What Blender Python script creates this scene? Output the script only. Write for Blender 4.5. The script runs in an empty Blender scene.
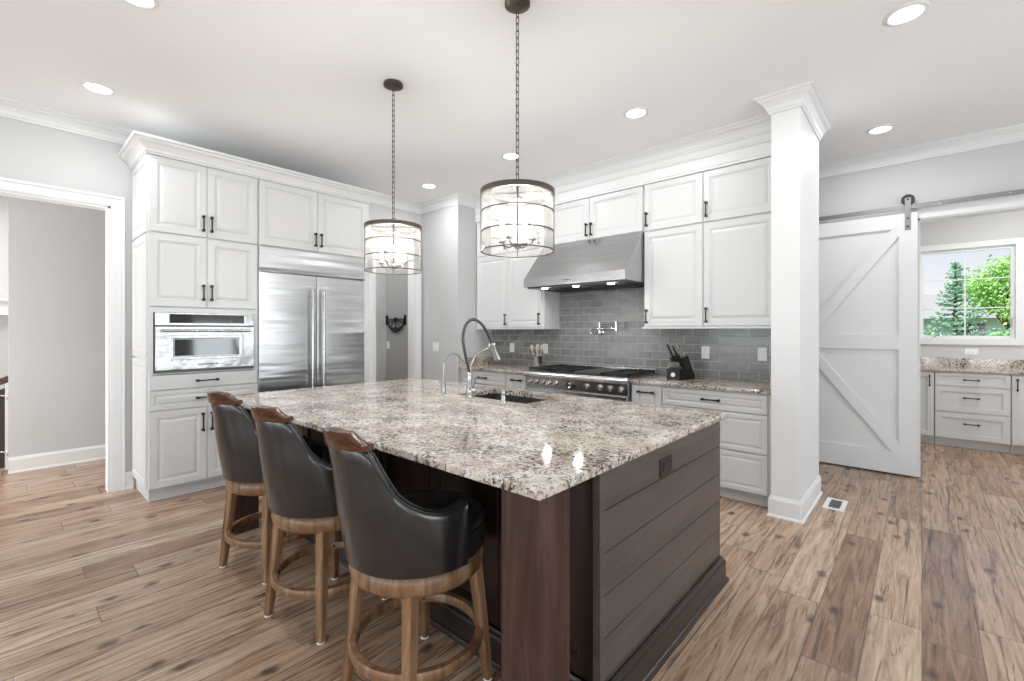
import bpy, bmesh, math, random
from mathutils import Vector, Matrix
R = math.radians
scene = bpy.context.scene
COL = scene.collection
random.seed(7)

# ------------------------------------------------------------------ camera
cam_d = bpy.data.cameras.new('camera'); cam = bpy.data.objects.new('camera', cam_d); COL.objects.link(cam)
cam.location = (0, 0, 1.36); cam.rotation_euler = (R(90), 0, math.atan2(.667, .745))
cam_d.sensor_width = 36; cam_d.lens = 458 / 1024 * 36; cam_d.shift_y = -9.5 / 1024; cam_d.clip_start = .02
scene.camera = cam
scene.view_settings.view_transform = 'Standard'; scene.view_settings.look = 'None'
scene.view_settings.exposure = 0.03; scene.view_settings.gamma = 1; scene.view_settings.use_curve_mapping = False

# ------------------------------------------------------------------ world, sun, window daylight, added fills for the side rooms
world = bpy.data.worlds.new('sky'); scene.world = world; world.use_nodes = True
nt = world.node_tree; nt.nodes.clear()
def N(t, ty, **kw):
    n = t.nodes.new(ty)
    for k, v in kw.items(): setattr(n, k, v)
    return n
wo = N(nt, 'ShaderNodeOutputWorld'); bg = N(nt, 'ShaderNodeBackground'); tc = N(nt, 'ShaderNodeTexCoord')
sp = N(nt, 'ShaderNodeSeparateXYZ'); cr = N(nt, 'ShaderNodeValToRGB')
nt.links.new(tc.outputs['Generated'], sp.inputs[0]); nt.links.new(sp.outputs['Z'], cr.inputs[0])
cr.color_ramp.elements[0].position = .06; cr.color_ramp.elements[0].color = (1, 1, 1, 1)
cr.color_ramp.elements[1].position = .22; cr.color_ramp.elements[1].color = (.55, .74, 1, 1)
nt.links.new(cr.outputs[0], bg.inputs[0]); bg.inputs[1].default_value = 1.0; nt.links.new(bg.outputs[0], wo.inputs[0])

def lamp(kind, name, loc, rot, power, size=None, size_y=None, color=(1, 1, 1), **kw):
    d = bpy.data.lights.new(name, kind); o = bpy.data.objects.new(name, d); COL.objects.link(o)
    o.location = loc; o.rotation_euler = rot; d.energy = power; d.color = color
    if size is not None and kind == 'AREA':
        d.size = size
        if size_y: d.shape = 'RECTANGLE'; d.size_y = size_y
        else: d.shape = 'DISK'
    for k, v in kw.items(): setattr(d, k, v)
    return o
lamp('SUN', 'sun', (0, 0, 12), (R(32), R(-14), 0), 7.0, angle=R(1))
WIN = 1.0; DAY = (.86, .945, 1.0)
BACK_WINDOWS = [(-4.4, -2.3), (-1.7, .4), (1.0, 3.1)]
RIGHT_WINDOWS = [(-2.8, -.8), (.2, 2.2), (2.9, 4.7)]
for i, (a, b) in enumerate(BACK_WINDOWS):      # daylight at the panes of the windows behind
    lamp('AREA', 'window_daylight', ((a + b) / 2, -4.35, .75), (R(133), 0, 0), 104 * WIN, b - a + .2, 2.2, DAY)
for i, (a, b) in enumerate(RIGHT_WINDOWS):
    lamp('AREA', 'window_daylight', (4.25, (a + b) / 2, .75), (R(133), 0, R(90)), 98 * WIN, b - a + .2, 2.2, DAY)
lamp('AREA', 'hall_fill', (-5.85, -2.2, 1.3), (R(90), 0, 0), 88, 1.1, 1.8)  # fill added to brighten the hall wall; no window stands here
lamp('AREA', 'stair_fill', (-7.6, -.8, 3.05), (0, 0, 0), 45, .8)  # unseen fill added for the space beyond the hall, without a fixture
lamp('AREA', 'pantry_fill', (-5.6, 2.9, 3.05), (0, R(40), 0), 32, .3)  # added fill, tilted to brighten the pantry side wall; no real fixture
lamp('AREA', 'laundry_top_fill', (.9, 6.7, 3.05), (0, 0, 0), 30, .8)  # overhead fill added out of view to light the laundry
lamp('AREA', 'laundry_side_fill', (2.28, 6.9, 1.6), (R(90), 0, R(90)), 20, 1.6, 1.4)  # side fill added for the laundry; the wall behind it is solid

# ------------------------------------------------------------------ materials
MAT = {}
def mat(name, color=(.8, .8, .8), rough=.5, metal=0, spec=.5, **kw):
    m = bpy.data.materials.new(name); m.use_nodes = True; MAT[name] = m
    b = m.node_tree.nodes['Principled BSDF']
    b.inputs['Base Color'].default_value = (*color, 1); b.inputs['Roughness'].default_value = rough
    b.inputs['Metallic'].default_value = metal; b.inputs['Specular IOR Level'].default_value = spec
    for k, v in kw.items(): b.inputs[k].default_value = v
    return m
def tree(m): return m.node_tree, m.node_tree.nodes['Principled BSDF']
def math_n(t, op, a, b=None, c=None):
    n = N(t, 'ShaderNodeMath', operation=op)
    for i, v in enumerate((a, b, c)):
        if v is None: continue
        if isinstance(v, (int, float)): n.inputs[i].default_value = v
        else: t.links.new(v, n.inputs[i])
    return n.outputs[0]
def ramp(t, fac, stops):
    r = N(t, 'ShaderNodeValToRGB'); e = r.color_ramp.elements
    while len(e) < len(stops): e.new(.5)
    for s, (p, c) in zip(e, stops): s.position = p; s.color = (*c, 1) if len(c) == 3 else c
    t.links.new(fac, r.inputs[0]); return r.outputs[0]
def mixc(t, fac, a, b, mode='MIX'):
    n = N(t, 'ShaderNodeMix', data_type='RGBA', blend_type=mode)
    for i, v in ((0, fac), (6, a), (7, b)):
        if isinstance(v, (int, float)): n.inputs[i].default_value = v
        elif isinstance(v, tuple): n.inputs[i].default_value = (*v, 1)
        else: t.links.new(v, n.inputs[i])
    return n.outputs[2]
def noise(t, vec, scale, detail=3, rough=.55, dist=0):
    n = N(t, 'ShaderNodeTexNoise'); n.inputs['Scale'].default_value = scale; n.inputs['Detail'].default_value = detail
    n.inputs['Roughness'].default_value = rough; n.inputs['Distortion'].default_value = dist
    t.links.new(vec, n.inputs['Vector']); return n.outputs['Fac']
def pos(t, obj=False):
    return N(t, 'ShaderNodeTexCoord').outputs['Object'] if obj else N(t, 'ShaderNodeNewGeometry').outputs['Position']
def scaled(t, vec, s, loc=(0, 0, 0)):
    n = N(t, 'ShaderNodeMapping'); n.inputs['Scale'].default_value = s; n.inputs['Location'].default_value = loc
    t.links.new(vec, n.inputs['Vector']); return n.outputs[0]
def bump(t, b, h, strength=.2, dist=.002):
    n = N(t, 'ShaderNodeBump'); n.inputs['Strength'].default_value = strength; n.inputs['Distance'].default_value = dist
    t.links.new(h, n.inputs['Height']); t.links.new(n.outputs[0], b.inputs['Normal'])

mat('cabinet_white', (.665, .665, .658), .36)
mat('trim_white', (.775, .775, .77), .42)
mat('wall_paint', (.575, .575, .57), .85, spec=.2)
mat('wall_warm', (.60, .60, .595), .85, spec=.2)
mat('wall_paint_shaded', (.36, .36, .355), .85, spec=.2)  # wall grey darkened: shade on the pantry wall is put into the colour
mat('ceiling_paint', (.91, .91, .91), .9, spec=.15)
mat('pewter', (.035, .033, .03), .38, .7)
mat('bronze', (.10, .085, .07), .42, .75)
mat('dark_iron', (.012, .012, .012), .5, .3)
mat('cast_iron', (.014, .014, .014), .55, .1)
mat('chrome', (.78, .78, .78), .12, 1)
mat('nickel', (.48, .48, .47), .27, 1)
mat('black_plastic', (.012, .012, .012), .35)
mat('black_glass', (.015, .015, .016), .06, spec=.9)
mat('white_plastic', (.82, .82, .80), .35)
mat('sink_dark', (.055, .055, .056), .35, .2)
mat('steel_dark', (.10, .10, .10), .35, .9)
mat('candle', (.85, .83, .78), .5)
mat('spoon_wood', (.50, .45, .38), .6)
mat('dark_stain', (.03, .017, .011), .4)
mat('grass', (.10, .22, .04), .9)
mat('siding', (.55, .56, .57), .8)
mat('shingle', (.30, .29, .28), .9)
mat('bark', (.12, .08, .05), .9)
mat('spruce_needles', (.30, .48, .33), .8)
mat('maple_leaves', (.36, .62, .16), .7)
mat('bush_leaves', (.26, .52, .2), .75)

def steel(name, axis, base=.52, rough=.28):
    m = mat(name, (base,) * 3, rough, 1); t, b = tree(m); p = pos(t, True)
    s = [4, 4, 4]; s['xyz'.index(axis)] = .35
    s2 = [220, 220, 220]; s2['xyz'.index(axis)] = 1.5
    n1 = noise(t, scaled(t, p, s), 1.6, 2); n2 = noise(t, scaled(t, p, s2), 1, 2)
    c = ramp(t, n2, [(.3, (base * .9,) * 3), (.7, (base * 1.08,) * 3)]); t.links.new(c, b.inputs['Base Color'])
    h = math_n(t, 'ADD', math_n(t, 'MULTIPLY', n1, 9.0 if axis == 'y' else 5.0), math_n(t, 'MULTIPLY', n2, .12)); bump(t, b, h, .6, .0034)
    return m
steel('steel_fridge', 'y', .56, .28); steel('steel_x', 'x', .5, .26); steel('steel_plain', 'x', .50, .27); mat('rail_steel', (.27, .27, .265), .38, .9)

def wood(name, dark, mid, light, rough=.4, axis='z', obj=True, sc=1.0):
    m = mat(name, mid, rough); t, b = tree(m); p = pos(t, obj)
    s = [14 * sc] * 3; s['xyz'.index(axis)] = 1.6 * sc
    v = scaled(t, p, s); a = noise(t, v, 1.3, 4, .6, .6)
    c = ramp(t, a, [(.25, dark), (.5, mid), (.75, light)])
    s2 = [90 * sc] * 3; s2['xyz'.index(axis)] = 3
    g = noise(t, scaled(t, p, s2), 1, 2)
    c2 = mixc(t, math_n(t, 'MULTIPLY', ramp(t, g, [(.35, (1, 1, 1)), (.6, (0, 0, 0))]), .25), c, dark)
    t.links.new(c2, b.inputs['Base Color']); bump(t, b, g, .12, .001); return m
wood('stool_wood', (.065, .028, .012), (.25, .13, .063), (.44, .29, .17), .33)
wood('crest_wood', (.022, .008, .004), (.105, .038, .015), (.28, .12, .05), .24, 'x')
wood('post_wood', (.028, .014, .010), (.062, .031, .024), (.11, .06, .047), .27, sc=.8)
wood('island_front', (.010, .006, .004), (.026, .0135, .009), (.05, .03, .02), .28, sc=.5)
wood('shiplap', (.058, .047, .039), (.092, .077, .065), (.135, .115, .10), .36, 'y', sc=.5)
wood('island_base', (.014, .010, .008), (.028, .02, .016), (.045, .034, .028), .3, 'y', sc=.5)

m = mat('leather', (.03, .03, .031), .25, spec=.7); t, b = tree(m); p = pos(t, True)
a = noise(t, p, 5, 4); c = ramp(t, a, [(.3, (.009, .009, .0095)), (.7, (.019, .018, .0175))]); t.links.new(c, b.inputs['Base Color'])
b.inputs['Coat Weight'].default_value = .28; b.inputs['Coat Roughness'].default_value = .22
bump(t, b, math_n(t, 'ADD', math_n(t, 'MULTIPLY', noise(t, p, 240, 2), .06), noise(t, p, 7, 2)), .10, .006)

# granite: cream ground, grey-brown clouds, dark and rust flecks
m = mat('granite', (.6, .55, .5), .07, spec=.55); t, b = tree(m); p = pos(t)
pw = N(t, 'ShaderNodeVectorMath', operation='ADD'); nz = N(t, 'ShaderNodeTexNoise'); nz.inputs['Scale'].default_value = 18
t.links.new(p, nz.inputs['Vector']); sv = N(t, 'ShaderNodeVectorMath', operation='SCALE'); sv.inputs['Scale'].default_value = .05
t.links.new(nz.outputs['Color'], sv.inputs[0]); t.links.new(p, pw.inputs[0]); t.links.new(sv.outputs[0], pw.inputs[1]); q = pw.outputs[0]
base = ramp(t, noise(t, q, 8, 5, .65), [(.32, (.44, .36, .29)), (.46, (.58, .505, .425)), (.6, (.72, .67, .61))])
dens = ramp(t, noise(t, scaled(t, q, (1, 1, 1), (5, 2, 7)), 6, 3), [(.34, (.0,) * 3), (.66, (.085,) * 3)])
grey = math_n(t, 'ADD', noise(t, scaled(t, q, (1, 1.7, 1), (3, 1, 2)), 30, 5, .72), dens)
c = mixc(t, math_n(t, 'MULTIPLY', ramp(t, grey, [(.545, (0, 0, 0)), (.62, (1, 1, 1))]), .62), base, (.27, .215, .18))
rust = math_n(t, 'ADD', noise(t, scaled(t, q, (1.2, 1, 1), (7, 3, 1)), 48, 4, .65), dens)
c = mixc(t, math_n(t, 'MULTIPLY', ramp(t, rust, [(.60, (0, 0, 0)), (.63, (1, 1, 1))]), .85), c, (.10, .065, .052))
blk = math_n(t, 'ADD', noise(t, scaled(t, q, (1.25, 1, 1), (1, 9, 4)), 64, 4, .66), math_n(t, 'MULTIPLY', dens, .8))
c = mixc(t, ramp(t, blk, [(.605, (0, 0, 0)), (.625, (1, 1, 1))]), c, (.022, .018, .018))
wht = ramp(t, noise(t, scaled(t, q, (1, 1, 1), (2, 5, 8)), 60, 3, .6), [(.62, (0, 0, 0)), (.66, (1, 1, 1))])
c = mixc(t, math_n(t, 'MULTIPLY', wht, .85), c, (.86, .86, .86)); t.links.new(c, b.inputs['Base Color'])
# chiselled edge of the same stone: no change in colour, only rougher

# backsplash tile
m = mat('tile', (.2, .2, .2), .14, spec=.6); t, b = tree(m); p = pos(t)
s = N(t, 'ShaderNodeSeparateXYZ'); t.links.new(p, s.inputs[0]); cb = N(t, 'ShaderNodeCombineXYZ')
t.links.new(s.outputs[0], cb.inputs[0]); t.links.new(math_n(t, 'ADD', s.outputs[2], -.914), cb.inputs[1])
br = N(t, 'ShaderNodeTexBrick'); t.links.new(cb.outputs[0], br.inputs[0])
br.inputs['Scale'].default_value = 1; br.inputs['Brick Width'].default_value = .165; br.inputs['Row Height'].default_value = .079
br.inputs['Mortar Size'].default_value = .0028; br.inputs['Mortar Smooth'].default_value = .15; br.inputs['Bias'].default_value = 0
br.inputs['Color1'].default_value = (.17, .17, .166, 1); br.inputs['Color2'].default_value = (.25, .248, .242, 1); br.inputs['Mortar'].default_value = (.42, .415, .40, 1)
cl = ramp(t, noise(t, scaled(t, p, (3, 3, 9)), 2.2, 4), [(.3, (.82,) * 3), (.7, (1.16,) * 3)])
t.links.new(mixc(t, 1.0, br.outputs['Color'], cl, 'MULTIPLY'), b.inputs['Base Color'])
t.links.new(ramp(t, br.outputs['Fac'], [(0, (.22,) * 3), (1, (.8,) * 3)]), b.inputs['Roughness'])
bump(t, b, math_n(t, 'SUBTRACT', math_n(t, 'MULTIPLY', noise(t, p, 11, 2), .7), br.outputs['Fac']), .35, .003)

# floor planks run along y
m = mat('floor_planks', (.4, .28, .2), .3, spec=.5); t, b = tree(m); p = pos(t)
s = N(t, 'ShaderNodeSeparateXYZ'); t.links.new(p, s.inputs[0]); X, Y = s.outputs[0], s.outputs[1]
PW, PL = .19, 1.55
xr = math_n(t, 'DIVIDE', X, PW); row = math_n(t, 'FLOOR', xr); fx = math_n(t, 'FRACT', xr)
wn = N(t, 'ShaderNodeTexWhiteNoise', noise_dimensions='1D'); t.links.new(row, wn.inputs['W'])
yr = math_n(t, 'ADD', math_n(t, 'DIVIDE', Y, PL), math_n(t, 'MULTIPLY', wn.outputs['Value'], 7.3)); colm = math_n(t, 'FLOOR', yr); fy = math_n(t, 'FRACT', yr)
cv = N(t, 'ShaderNodeCombineXYZ'); t.links.new(row, cv.inputs[0]); t.links.new(colm, cv.inputs[1])
w2 = N(t, 'ShaderNodeTexWhiteNoise', noise_dimensions='2D'); t.links.new(cv.outputs[0], w2.inputs['Vector']); pid = w2.outputs['Value']
off = N(t, 'ShaderNodeVectorMath', operation='SCALE'); off.inputs['Scale'].default_value = 9.0; t.links.new(w2.outputs['Color'], off.inputs[0])
pv = N(t, 'ShaderNodeVectorMath', operation='ADD'); t.links.new(p, pv.inputs[0]); t.links.new(off.outputs[0], pv.inputs[1]); pp = pv.outputs[0]
tone = ramp(t, pid, [(0, (.27, .165, .105)), (.18, (.36, .232, .152)), (.65, (.46, .318, .222)), (1, (.54, .405, .30))])
gr = noise(t, scaled(t, pp, (16, 1.3, 1)), 1.6, 5, .62, 1.1)
c = mixc(t, 1.0, tone, ramp(t, gr, [(.31, (.34, .27, .235)), (.45, (.84, .80, .76)), (.56, (1.04, 1.04, 1.04)), (.72, (1.26, 1.28, 1.30))]), 'MULTIPLY')
fine = noise(t, scaled(t, pp, (110, 5, 1)), 1, 3, .6)
c = mixc(t, 1.0, c, ramp(t, fine, [(.3, (.78,) * 3), (.6, (1.06,) * 3)]), 'MULTIPLY')
stk = ramp(t, noise(t, scaled(t, pp, (14, .62, 1), (4, 2, 0)), 1.5, 5, .68, 1.9), [(.58, (0, 0, 0)), (.625, (1, 1, 1))])
c = mixc(t, math_n(t, 'MULTIPLY', stk, .70), c, (.062, .038, .026))
vk = N(t, 'ShaderNodeTexVoronoi', voronoi_dimensions='2D'); vk.inputs['Scale'].default_value = 1.0; t.links.new(scaled(t, pp, (4.6, 2.6, .01)), vk.inputs['Vector'])
dk = math_n(t, 'ADD', vk.outputs['Distance'], math_n(t, 'MULTIPLY', math_n(t, 'SUBTRACT', noise(t, pp, 30, 3), .5), .14))
kn = ramp(t, dk, [(.035, (1, 1, 1)), (.075, (.7,) * 3), (.14, (0, 0, 0))])
vsel = math_n(t, 'GREATER_THAN', N(t, 'ShaderNodeSeparateColor').outputs[0], .45)
sc_ = [n for n in t.nodes if n.type == 'SEPARATE_COLOR'][0]; t.links.new(vk.outputs['Color'], sc_.inputs[0])
c = mixc(t, math_n(t, 'MULTIPLY', math_n(t, 'MULTIPLY', kn, vsel), .85), c, (.06, .036, .025))
ex = math_n(t, 'MULTIPLY', math_n(t, 'MINIMUM', fx, math_n(t, 'SUBTRACT', 1, fx)), PW)
ey = math_n(t, 'MULTIPLY', math_n(t, 'MINIMUM', fy, math_n(t, 'SUBTRACT', 1, fy)), PL)
seam = ramp(t, math_n(t, 'MINIMUM', ex, ey), [(.0008, (1, 1, 1)), (.0026, (0, 0, 0))])
c = mixc(t, math_n(t, 'MULTIPLY', seam, .8), c, (.06, .042, .03)); t.links.new(c, b.inputs['Base Color'])
t.links.new(ramp(t, gr, [(.2, (.30,) * 3), (.8, (.19,) * 3)]), b.inputs['Roughness'])
bump(t, b, math_n(t, 'SUBTRACT', math_n(t, 'ADD', math_n(t, 'MULTIPLY', fine, .25), math_n(t, 'MULTIPLY', noise(t, scaled(t, pp, (6, 1.2, 1)), 2, 3), .9)), math_n(t, 'MULTIPLY', seam, 1.2)), .28, .002)

def emit(name, color, strength):
    m = bpy.data.materials.new(name); m.use_nodes = True; t = m.node_tree; t.nodes.clear(); MAT[name] = m
    e = N(t, 'ShaderNodeEmission'); e.inputs[0].default_value = (*color, 1); e.inputs[1].default_value = strength
    o = N(t, 'ShaderNodeOutputMaterial'); t.links.new(e.outputs[0], o.inputs[0])
emit('led', (1, .98, .95), 6); emit('bulb', (1, .95, .88), 16); emit('led_small', (1, .98, .95), 9)
def pane(name, refl=.9, milk=0):
    m = bpy.data.materials.new(name); m.use_nodes = True; t = m.node_tree; t.nodes.clear(); MAT[name] = m
    tr = N(t, 'ShaderNodeBsdfTransparent'); gl = N(t, 'ShaderNodeBsdfGlossy'); gl.inputs['Roughness'].default_value = .03
    tr.inputs[0].default_value = (.96, .96, .96, 1)
    lw = N(t, 'ShaderNodeLayerWeight'); lw.inputs['Blend'].default_value = .25
    mx = N(t, 'ShaderNodeMixShader'); o = N(t, 'ShaderNodeOutputMaterial')
    t.links.new(math_n(t, 'MULTIPLY', lw.outputs['Fresnel'], refl), mx.inputs[0]); t.links.new(tr.outputs[0], mx.inputs[1]); t.links.new(gl.outputs[0], mx.inputs[2]); sh = mx.outputs[0]
    if milk:      # seeded glass scatters a little
        tl = N(t, 'ShaderNodeBsdfTranslucent'); df = N(t, 'ShaderNodeBsdfDiffuse'); m1 = N(t, 'ShaderNodeMixShader'); m2 = N(t, 'ShaderNodeMixShader')
        tl.inputs[0].default_value = df.inputs[0].default_value = (.95, .94, .92, 1)
        t.links.new(tl.outputs[0], m1.inputs[1]); t.links.new(df.outputs[0], m1.inputs[2]); seeds = ramp(t, noise(t, pos(t), 26, 3), [(.4, (milk * .6,) * 3), (.7, (milk * 1.8,) * 3)])
        t.links.new(seeds, m2.inputs[0]); t.links.new(sh, m2.inputs[1]); t.links.new(m1.outputs[0], m2.inputs[2]); sh = m2.outputs[0]
    t.links.new(sh, o.inputs[0])
pane('shade_glass', .8, .04); pane('window_glass', .3)

# ------------------------------------------------------------------ mesh helpers
def tag(o, label=None, cat=None, group=None, kind=None):
    if label: o['label'] = label
    if cat: o['category'] = cat
    if group: o['group'] = group
    if kind: o['kind'] = kind
    return o
def thing(name, loc, label, cat, group=None):
    o = bpy.data.objects.new(name, None); COL.objects.link(o); o.location = loc; o.empty_display_size = .1
    return tag(o, label, cat, group)
def wloc(o):
    v = Vector(o.location)
    while o.parent: o = o.parent; v += Vector(o.location)
    return v
class MB:
    def __init__(s): s.b = bmesh.new()
    def box(s, x0, x1, y0, y1, z0, z1, bev=0):
        r = bmesh.ops.create_cube(s.b, size=1, matrix=Matrix.Translation(((x0 + x1) / 2, (y0 + y1) / 2, (z0 + z1) / 2)) @ Matrix.Diagonal((abs(x1 - x0), abs(y1 - y0), abs(z1 - z0), 1)))
        if bev:
            es = list({e for v in r['verts'] for e in v.link_edges})
            bmesh.ops.bevel(s.b, geom=es, offset=bev, segments=2, profile=.6, affect='EDGES')
        return s
    def rings(s, rings, closed=True, cap=True):
        vs = [[s.b.verts.new(p) for p in r] for r in rings]
        for a, c in zip(vs, vs[1:]):
            n = len(a)
            for i in range(n if closed else n - 1):
                j = (i + 1) % n; s.b.faces.new((a[i], a[j], c[j], c[i]))
        if cap and closed:
            s.b.faces.new(list(reversed(vs[0]))); s.b.faces.new(vs[-1])
        return s
    def cone(s, p0, p1, r0, r1=None, seg=16):
        p0, p1 = Vector(p0), Vector(p1); r1 = r0 if r1 is None else r1
        d = (p1 - p0).normalized(); a = d.orthogonal().normalized(); c = d.cross(a)
        return s.rings([[p + (a * math.cos(2 * math.pi * i / seg) + c * math.sin(2 * math.pi * i / seg)) * r for i in range(seg)] for p, r in ((p0, r0), (p1, r1))])
    def lathe(s, prof, c=(0, 0, 0), seg=32, axis=None):
        M = Matrix.Translation(c) @ (Vector((0, 0, 1)).rotation_difference(Vector(axis)).to_matrix().to_4x4() if axis else Matrix())
        return s.rings([[M @ Vector((r * math.cos(2 * math.pi * i / seg), r * math.sin(2 * math.pi * i / seg), z)) for i in range(seg)] for r, z in prof])
    def loop_lathe(s, prof, c=(0, 0, 0), seg=40):      # closed profile, ring-shaped solid
        rs = [[Vector(c) + Vector((r * math.cos(2 * math.pi * i / seg), r * math.sin(2 * math.pi * i / seg), z)) for r, z in prof] for i in range(seg)]
        return s.rings(rs + [rs[0]], cap=False)
    def tube(s, pts, r, seg=10, closed=False):
        P = [Vector(p) for p in pts]; n = len(P); out = []; up = None
        for i, p in enumerate(P):
            if closed: d = (P[(i + 1) % n] - P[i - 1]).normalized()
            else: d = (P[min(i + 1, n - 1)] - P[max(i - 1, 0)]).normalized()
            if up is None: up = d.orthogonal().normalized()
            up = (up - d * up.dot(d)).normalized(); c = d.cross(up)
            rr = r[i] if isinstance(r, (list, tuple)) else r
            out.append([p + (up * math.cos(2 * math.pi * k / seg) + c * math.sin(2 * math.pi * k / seg)) * rr for k in range(seg)])
        if closed: out.append(out[0])
        return s.rings(out, cap=not closed)
    def prism(s, poly, f):       # poly: list of 2D, f(a, b, t) -> 3D for t in 0, 1
        return s.rings([[f(a, b, tt) for a, b in poly] for tt in (0, 1)])
    def sphere(s, c, r, seg=12, sz=1):
        bmesh.ops.create_uvsphere(s.b, u_segments=seg, v_segments=seg // 2 + 2, radius=r, matrix=Matrix.Translation(c) @ Matrix.Diagonal((1, 1, sz, 1))); return s
    def build(s, name, m, parent=None, smooth=False, weld=True):
        if weld: bmesh.ops.remove_doubles(s.b, verts=s.b.verts, dist=1e-6)
        bmesh.ops.recalc_face_normals(s.b, faces=s.b.faces)
        me = bpy.data.meshes.new(name); o = bpy.data.objects.new(name, me); COL.objects.link(o)
        if parent:
            o.parent = parent; bmesh.ops.translate(s.b, verts=s.b.verts, vec=-wloc(parent))
        else:
            xs = [v.co for v in s.b.verts]; lo = Vector([min(v[i] for v in xs) for i in range(3)]); hi = Vector([max(v[i] for v in xs) for i in range(3)])
            c = Vector(((lo.x + hi.x) / 2, (lo.y + hi.y) / 2, lo.z)); bmesh.ops.translate(s.b, verts=s.b.verts, vec=-c); o.location = c
        if smooth:
            for f in s.b.faces: f.smooth = True
        s.b.to_mesh(me); s.b.free()
        if smooth: 
            try: me.set_sharp_from_angle(angle=R(42))
            except Exception: pass
        me.materials.append(MAT[m]); return o
def struct(name, mb, m, parent=None, smooth=False):
    o = mb.build(name, m, parent, smooth)
    if not parent: o['kind'] = 'structure'
    return o
def copy_tree(o, parent=None):
    c = o.copy(); COL.objects.link(c)
    if parent: c.parent = parent
    for ch in list(o.children): copy_tree(ch, c)
    return c
class F:        # a face frame: u to the right along the face, v = z, w outward
    def __init__(s, o, U, W): s.o, s.U, s.W = Vector(o), Vector(U), Vector(W)
    def __call__(s, u, v, w): return s.o + s.U * u + Vector((0, 0, v)) + s.W * w
RAISED = [(0, 0), (0, .017), (.003, .02), (.052, .02), (.055, .0165), (.060, .0175), (.064, .012), (.070, .0105), (.088, .0165), (.094, .0175)]
SHAKER = [(0, 0), (0, .018), (.002, .02), (.056, .02), (.058, .011)]
SLAB = [(0, 0), (0, .015), (.004, .019), (.010, .02)]
DRAWER = [(0, 0), (0, .017), (.003, .02), (.030, .02), (.033, .0165), (.037, .0175), (.040, .012), (.045, .0105), (.056, .0165), (.060, .0175)]
def panel_mb(f, u0, u1, v0, v1, prof, mb=None):
    mb = mb or MB()
    mb.rings([[f(u0 + i, v0 + i, w), f(u1 - i, v0 + i, w), f(u1 - i, v1 - i, w), f(u0 + i, v1 - i, w)] for i, w in prof]); return mb
def pull(f, u, v, parent, vertical=True, L=.13, w0=.02):
    mb = MB(); h = L / 2
    def bar(a0, a1, b0, b1, w0_, w1_):
        c = [(a0, b0), (a1, b0), (a1, b1), (a0, b1)]
        mb.rings([[f(u + (b if vertical else a), v + (a if vertical else b), w) for a, b in c] for w in (w0_, w1_)])
    bar(-h, h, -.0052, .0052, w0 + .023, w0 + .032)
    for s_ in (-1, 1):
        e = s_ * (h - .008); bar(e - .010, e + .010, -.009, .009, w0 + .021, w0 + .035); bar(e - .006, e + .006, -.006, .006, w0 - .001, w0 + .026); bar(e - .009, e + .009, -.009, .009, w0 - .001, w0 + .004)
    return mb.build('handle', 'pewter', parent)
def door(f, u0, u1, v0, v1, parent, handle=None, prof=RAISED, name='door', hl=.13):
    d = panel_mb(f, u0, u1, v0, v1, prof).build(name, 'cabinet_white', parent)
    if handle: pull(f, handle[0], handle[1], d, handle[2], hl)
    return d
def sweep(path, prof, name, m, closed_ends=True, smooth=False):
    """prof: (outward distance to the LEFT of the path direction, z); mitred at the corners"""
    P = [Vector((x, y)) for x, y in path]; n = len(P); rings = []
    for i, p in enumerate(P):
        ds = []
        if i > 0: ds.append((P[i] - P[i - 1]).normalized())
        if i < n - 1: ds.append((P[i + 1] - P[i]).normalized())
        ns = [Vector((-d.y, d.x)) for d in ds]
        k = ns[0] if len(ns) == 1 else (ns[0] + ns[1]) / (1 + ns[0].dot(ns[1]))
        rings.append([Vector((p.x + k.x * a, p.y + k.y * a, z)) for a, z in prof])
    return struct(name, MB().rings(rings), m)
H = 3.07
def crown_prof(top, h=.115, d=.095):
    b_ = top - h
    return [(0, b_), (.012, b_), (.014, b_ + .014), (.022, b_ + .02), (.030, b_ + .042), (.050, b_ + .068), (.074, b_ + .082), (.080, b_ + .094), (d, b_ + .098), (d, top), (0, top)]
def base_prof(h=.14): return [(0, 0), (.026, 0), (.024, .012), (.016, .02), (.016, h - .025), (.010, h - .012), (.006, h), (0, h)]

# ------------------------------------------------------------------ the room
struct('floor', MB().box(-9.2, 3.6, -3.72, 8.14, -.12, 0), 'floor_planks')
struct('ceiling', MB().box(-9.2, 3.6, -3.72, 8.14, H, H + .14), 'ceiling_paint')
struct('wall_range', MB().box(-4.35, -.83, 4.47, 4.59, 0, H), 'wall_paint')
struct('wall_corner', MB().box(-5.1, -4.35, 3.84, 4.59, 0, H), 'wall_paint')
w = MB()
for y0, y1, z0 in ((-3.72, -.95, 0), (-.95, .62, 2.41), (.62, 3.12, 0), (3.12, 3.73, 2.41), (3.73, 4.59, 0)): w.box(-5.22, -5.1, y0, y1, z0, H)
struct('wall_left', w, 'wall_paint')
struct('wall_pier', MB().box(-.83, -.646, 3.79, 4.59, 0, H), 'trim_white')
w = MB(); w.box(-5.1, -.03, 5.72, 5.84, 0, H); w.box(-.03, 1.0, 5.72, 5.84, 2.41, H); w.box(1.0, 3.6, 5.72, 5.84, 0, H)
struct('wall_hallway', w, 'wall_paint')
struct('wall_hall', MB().box(-6.62, -6.5, .05, 2.42, 0, H), 'wall_paint')
struct('wall_stair', MB().box(-9.0, -8.6, -3.6, 3.0, 0, H), 'wall_paint')
struct('wall_pantry', MB().box(-6.42, -5.22, 4.06, 4.18, 0, H), 'wall_paint_shaded')
struct('wall_pantry_side', MB().box(-6.42, -6.3, 2.42, 4.06, 0, H), 'wall_paint')
struct('wall_pantry_front', MB().box(-6.62, -5.22, 2.3, 2.42, 0, H), 'wall_paint')
w = MB(); X0, X1 = -.035, .835
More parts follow.
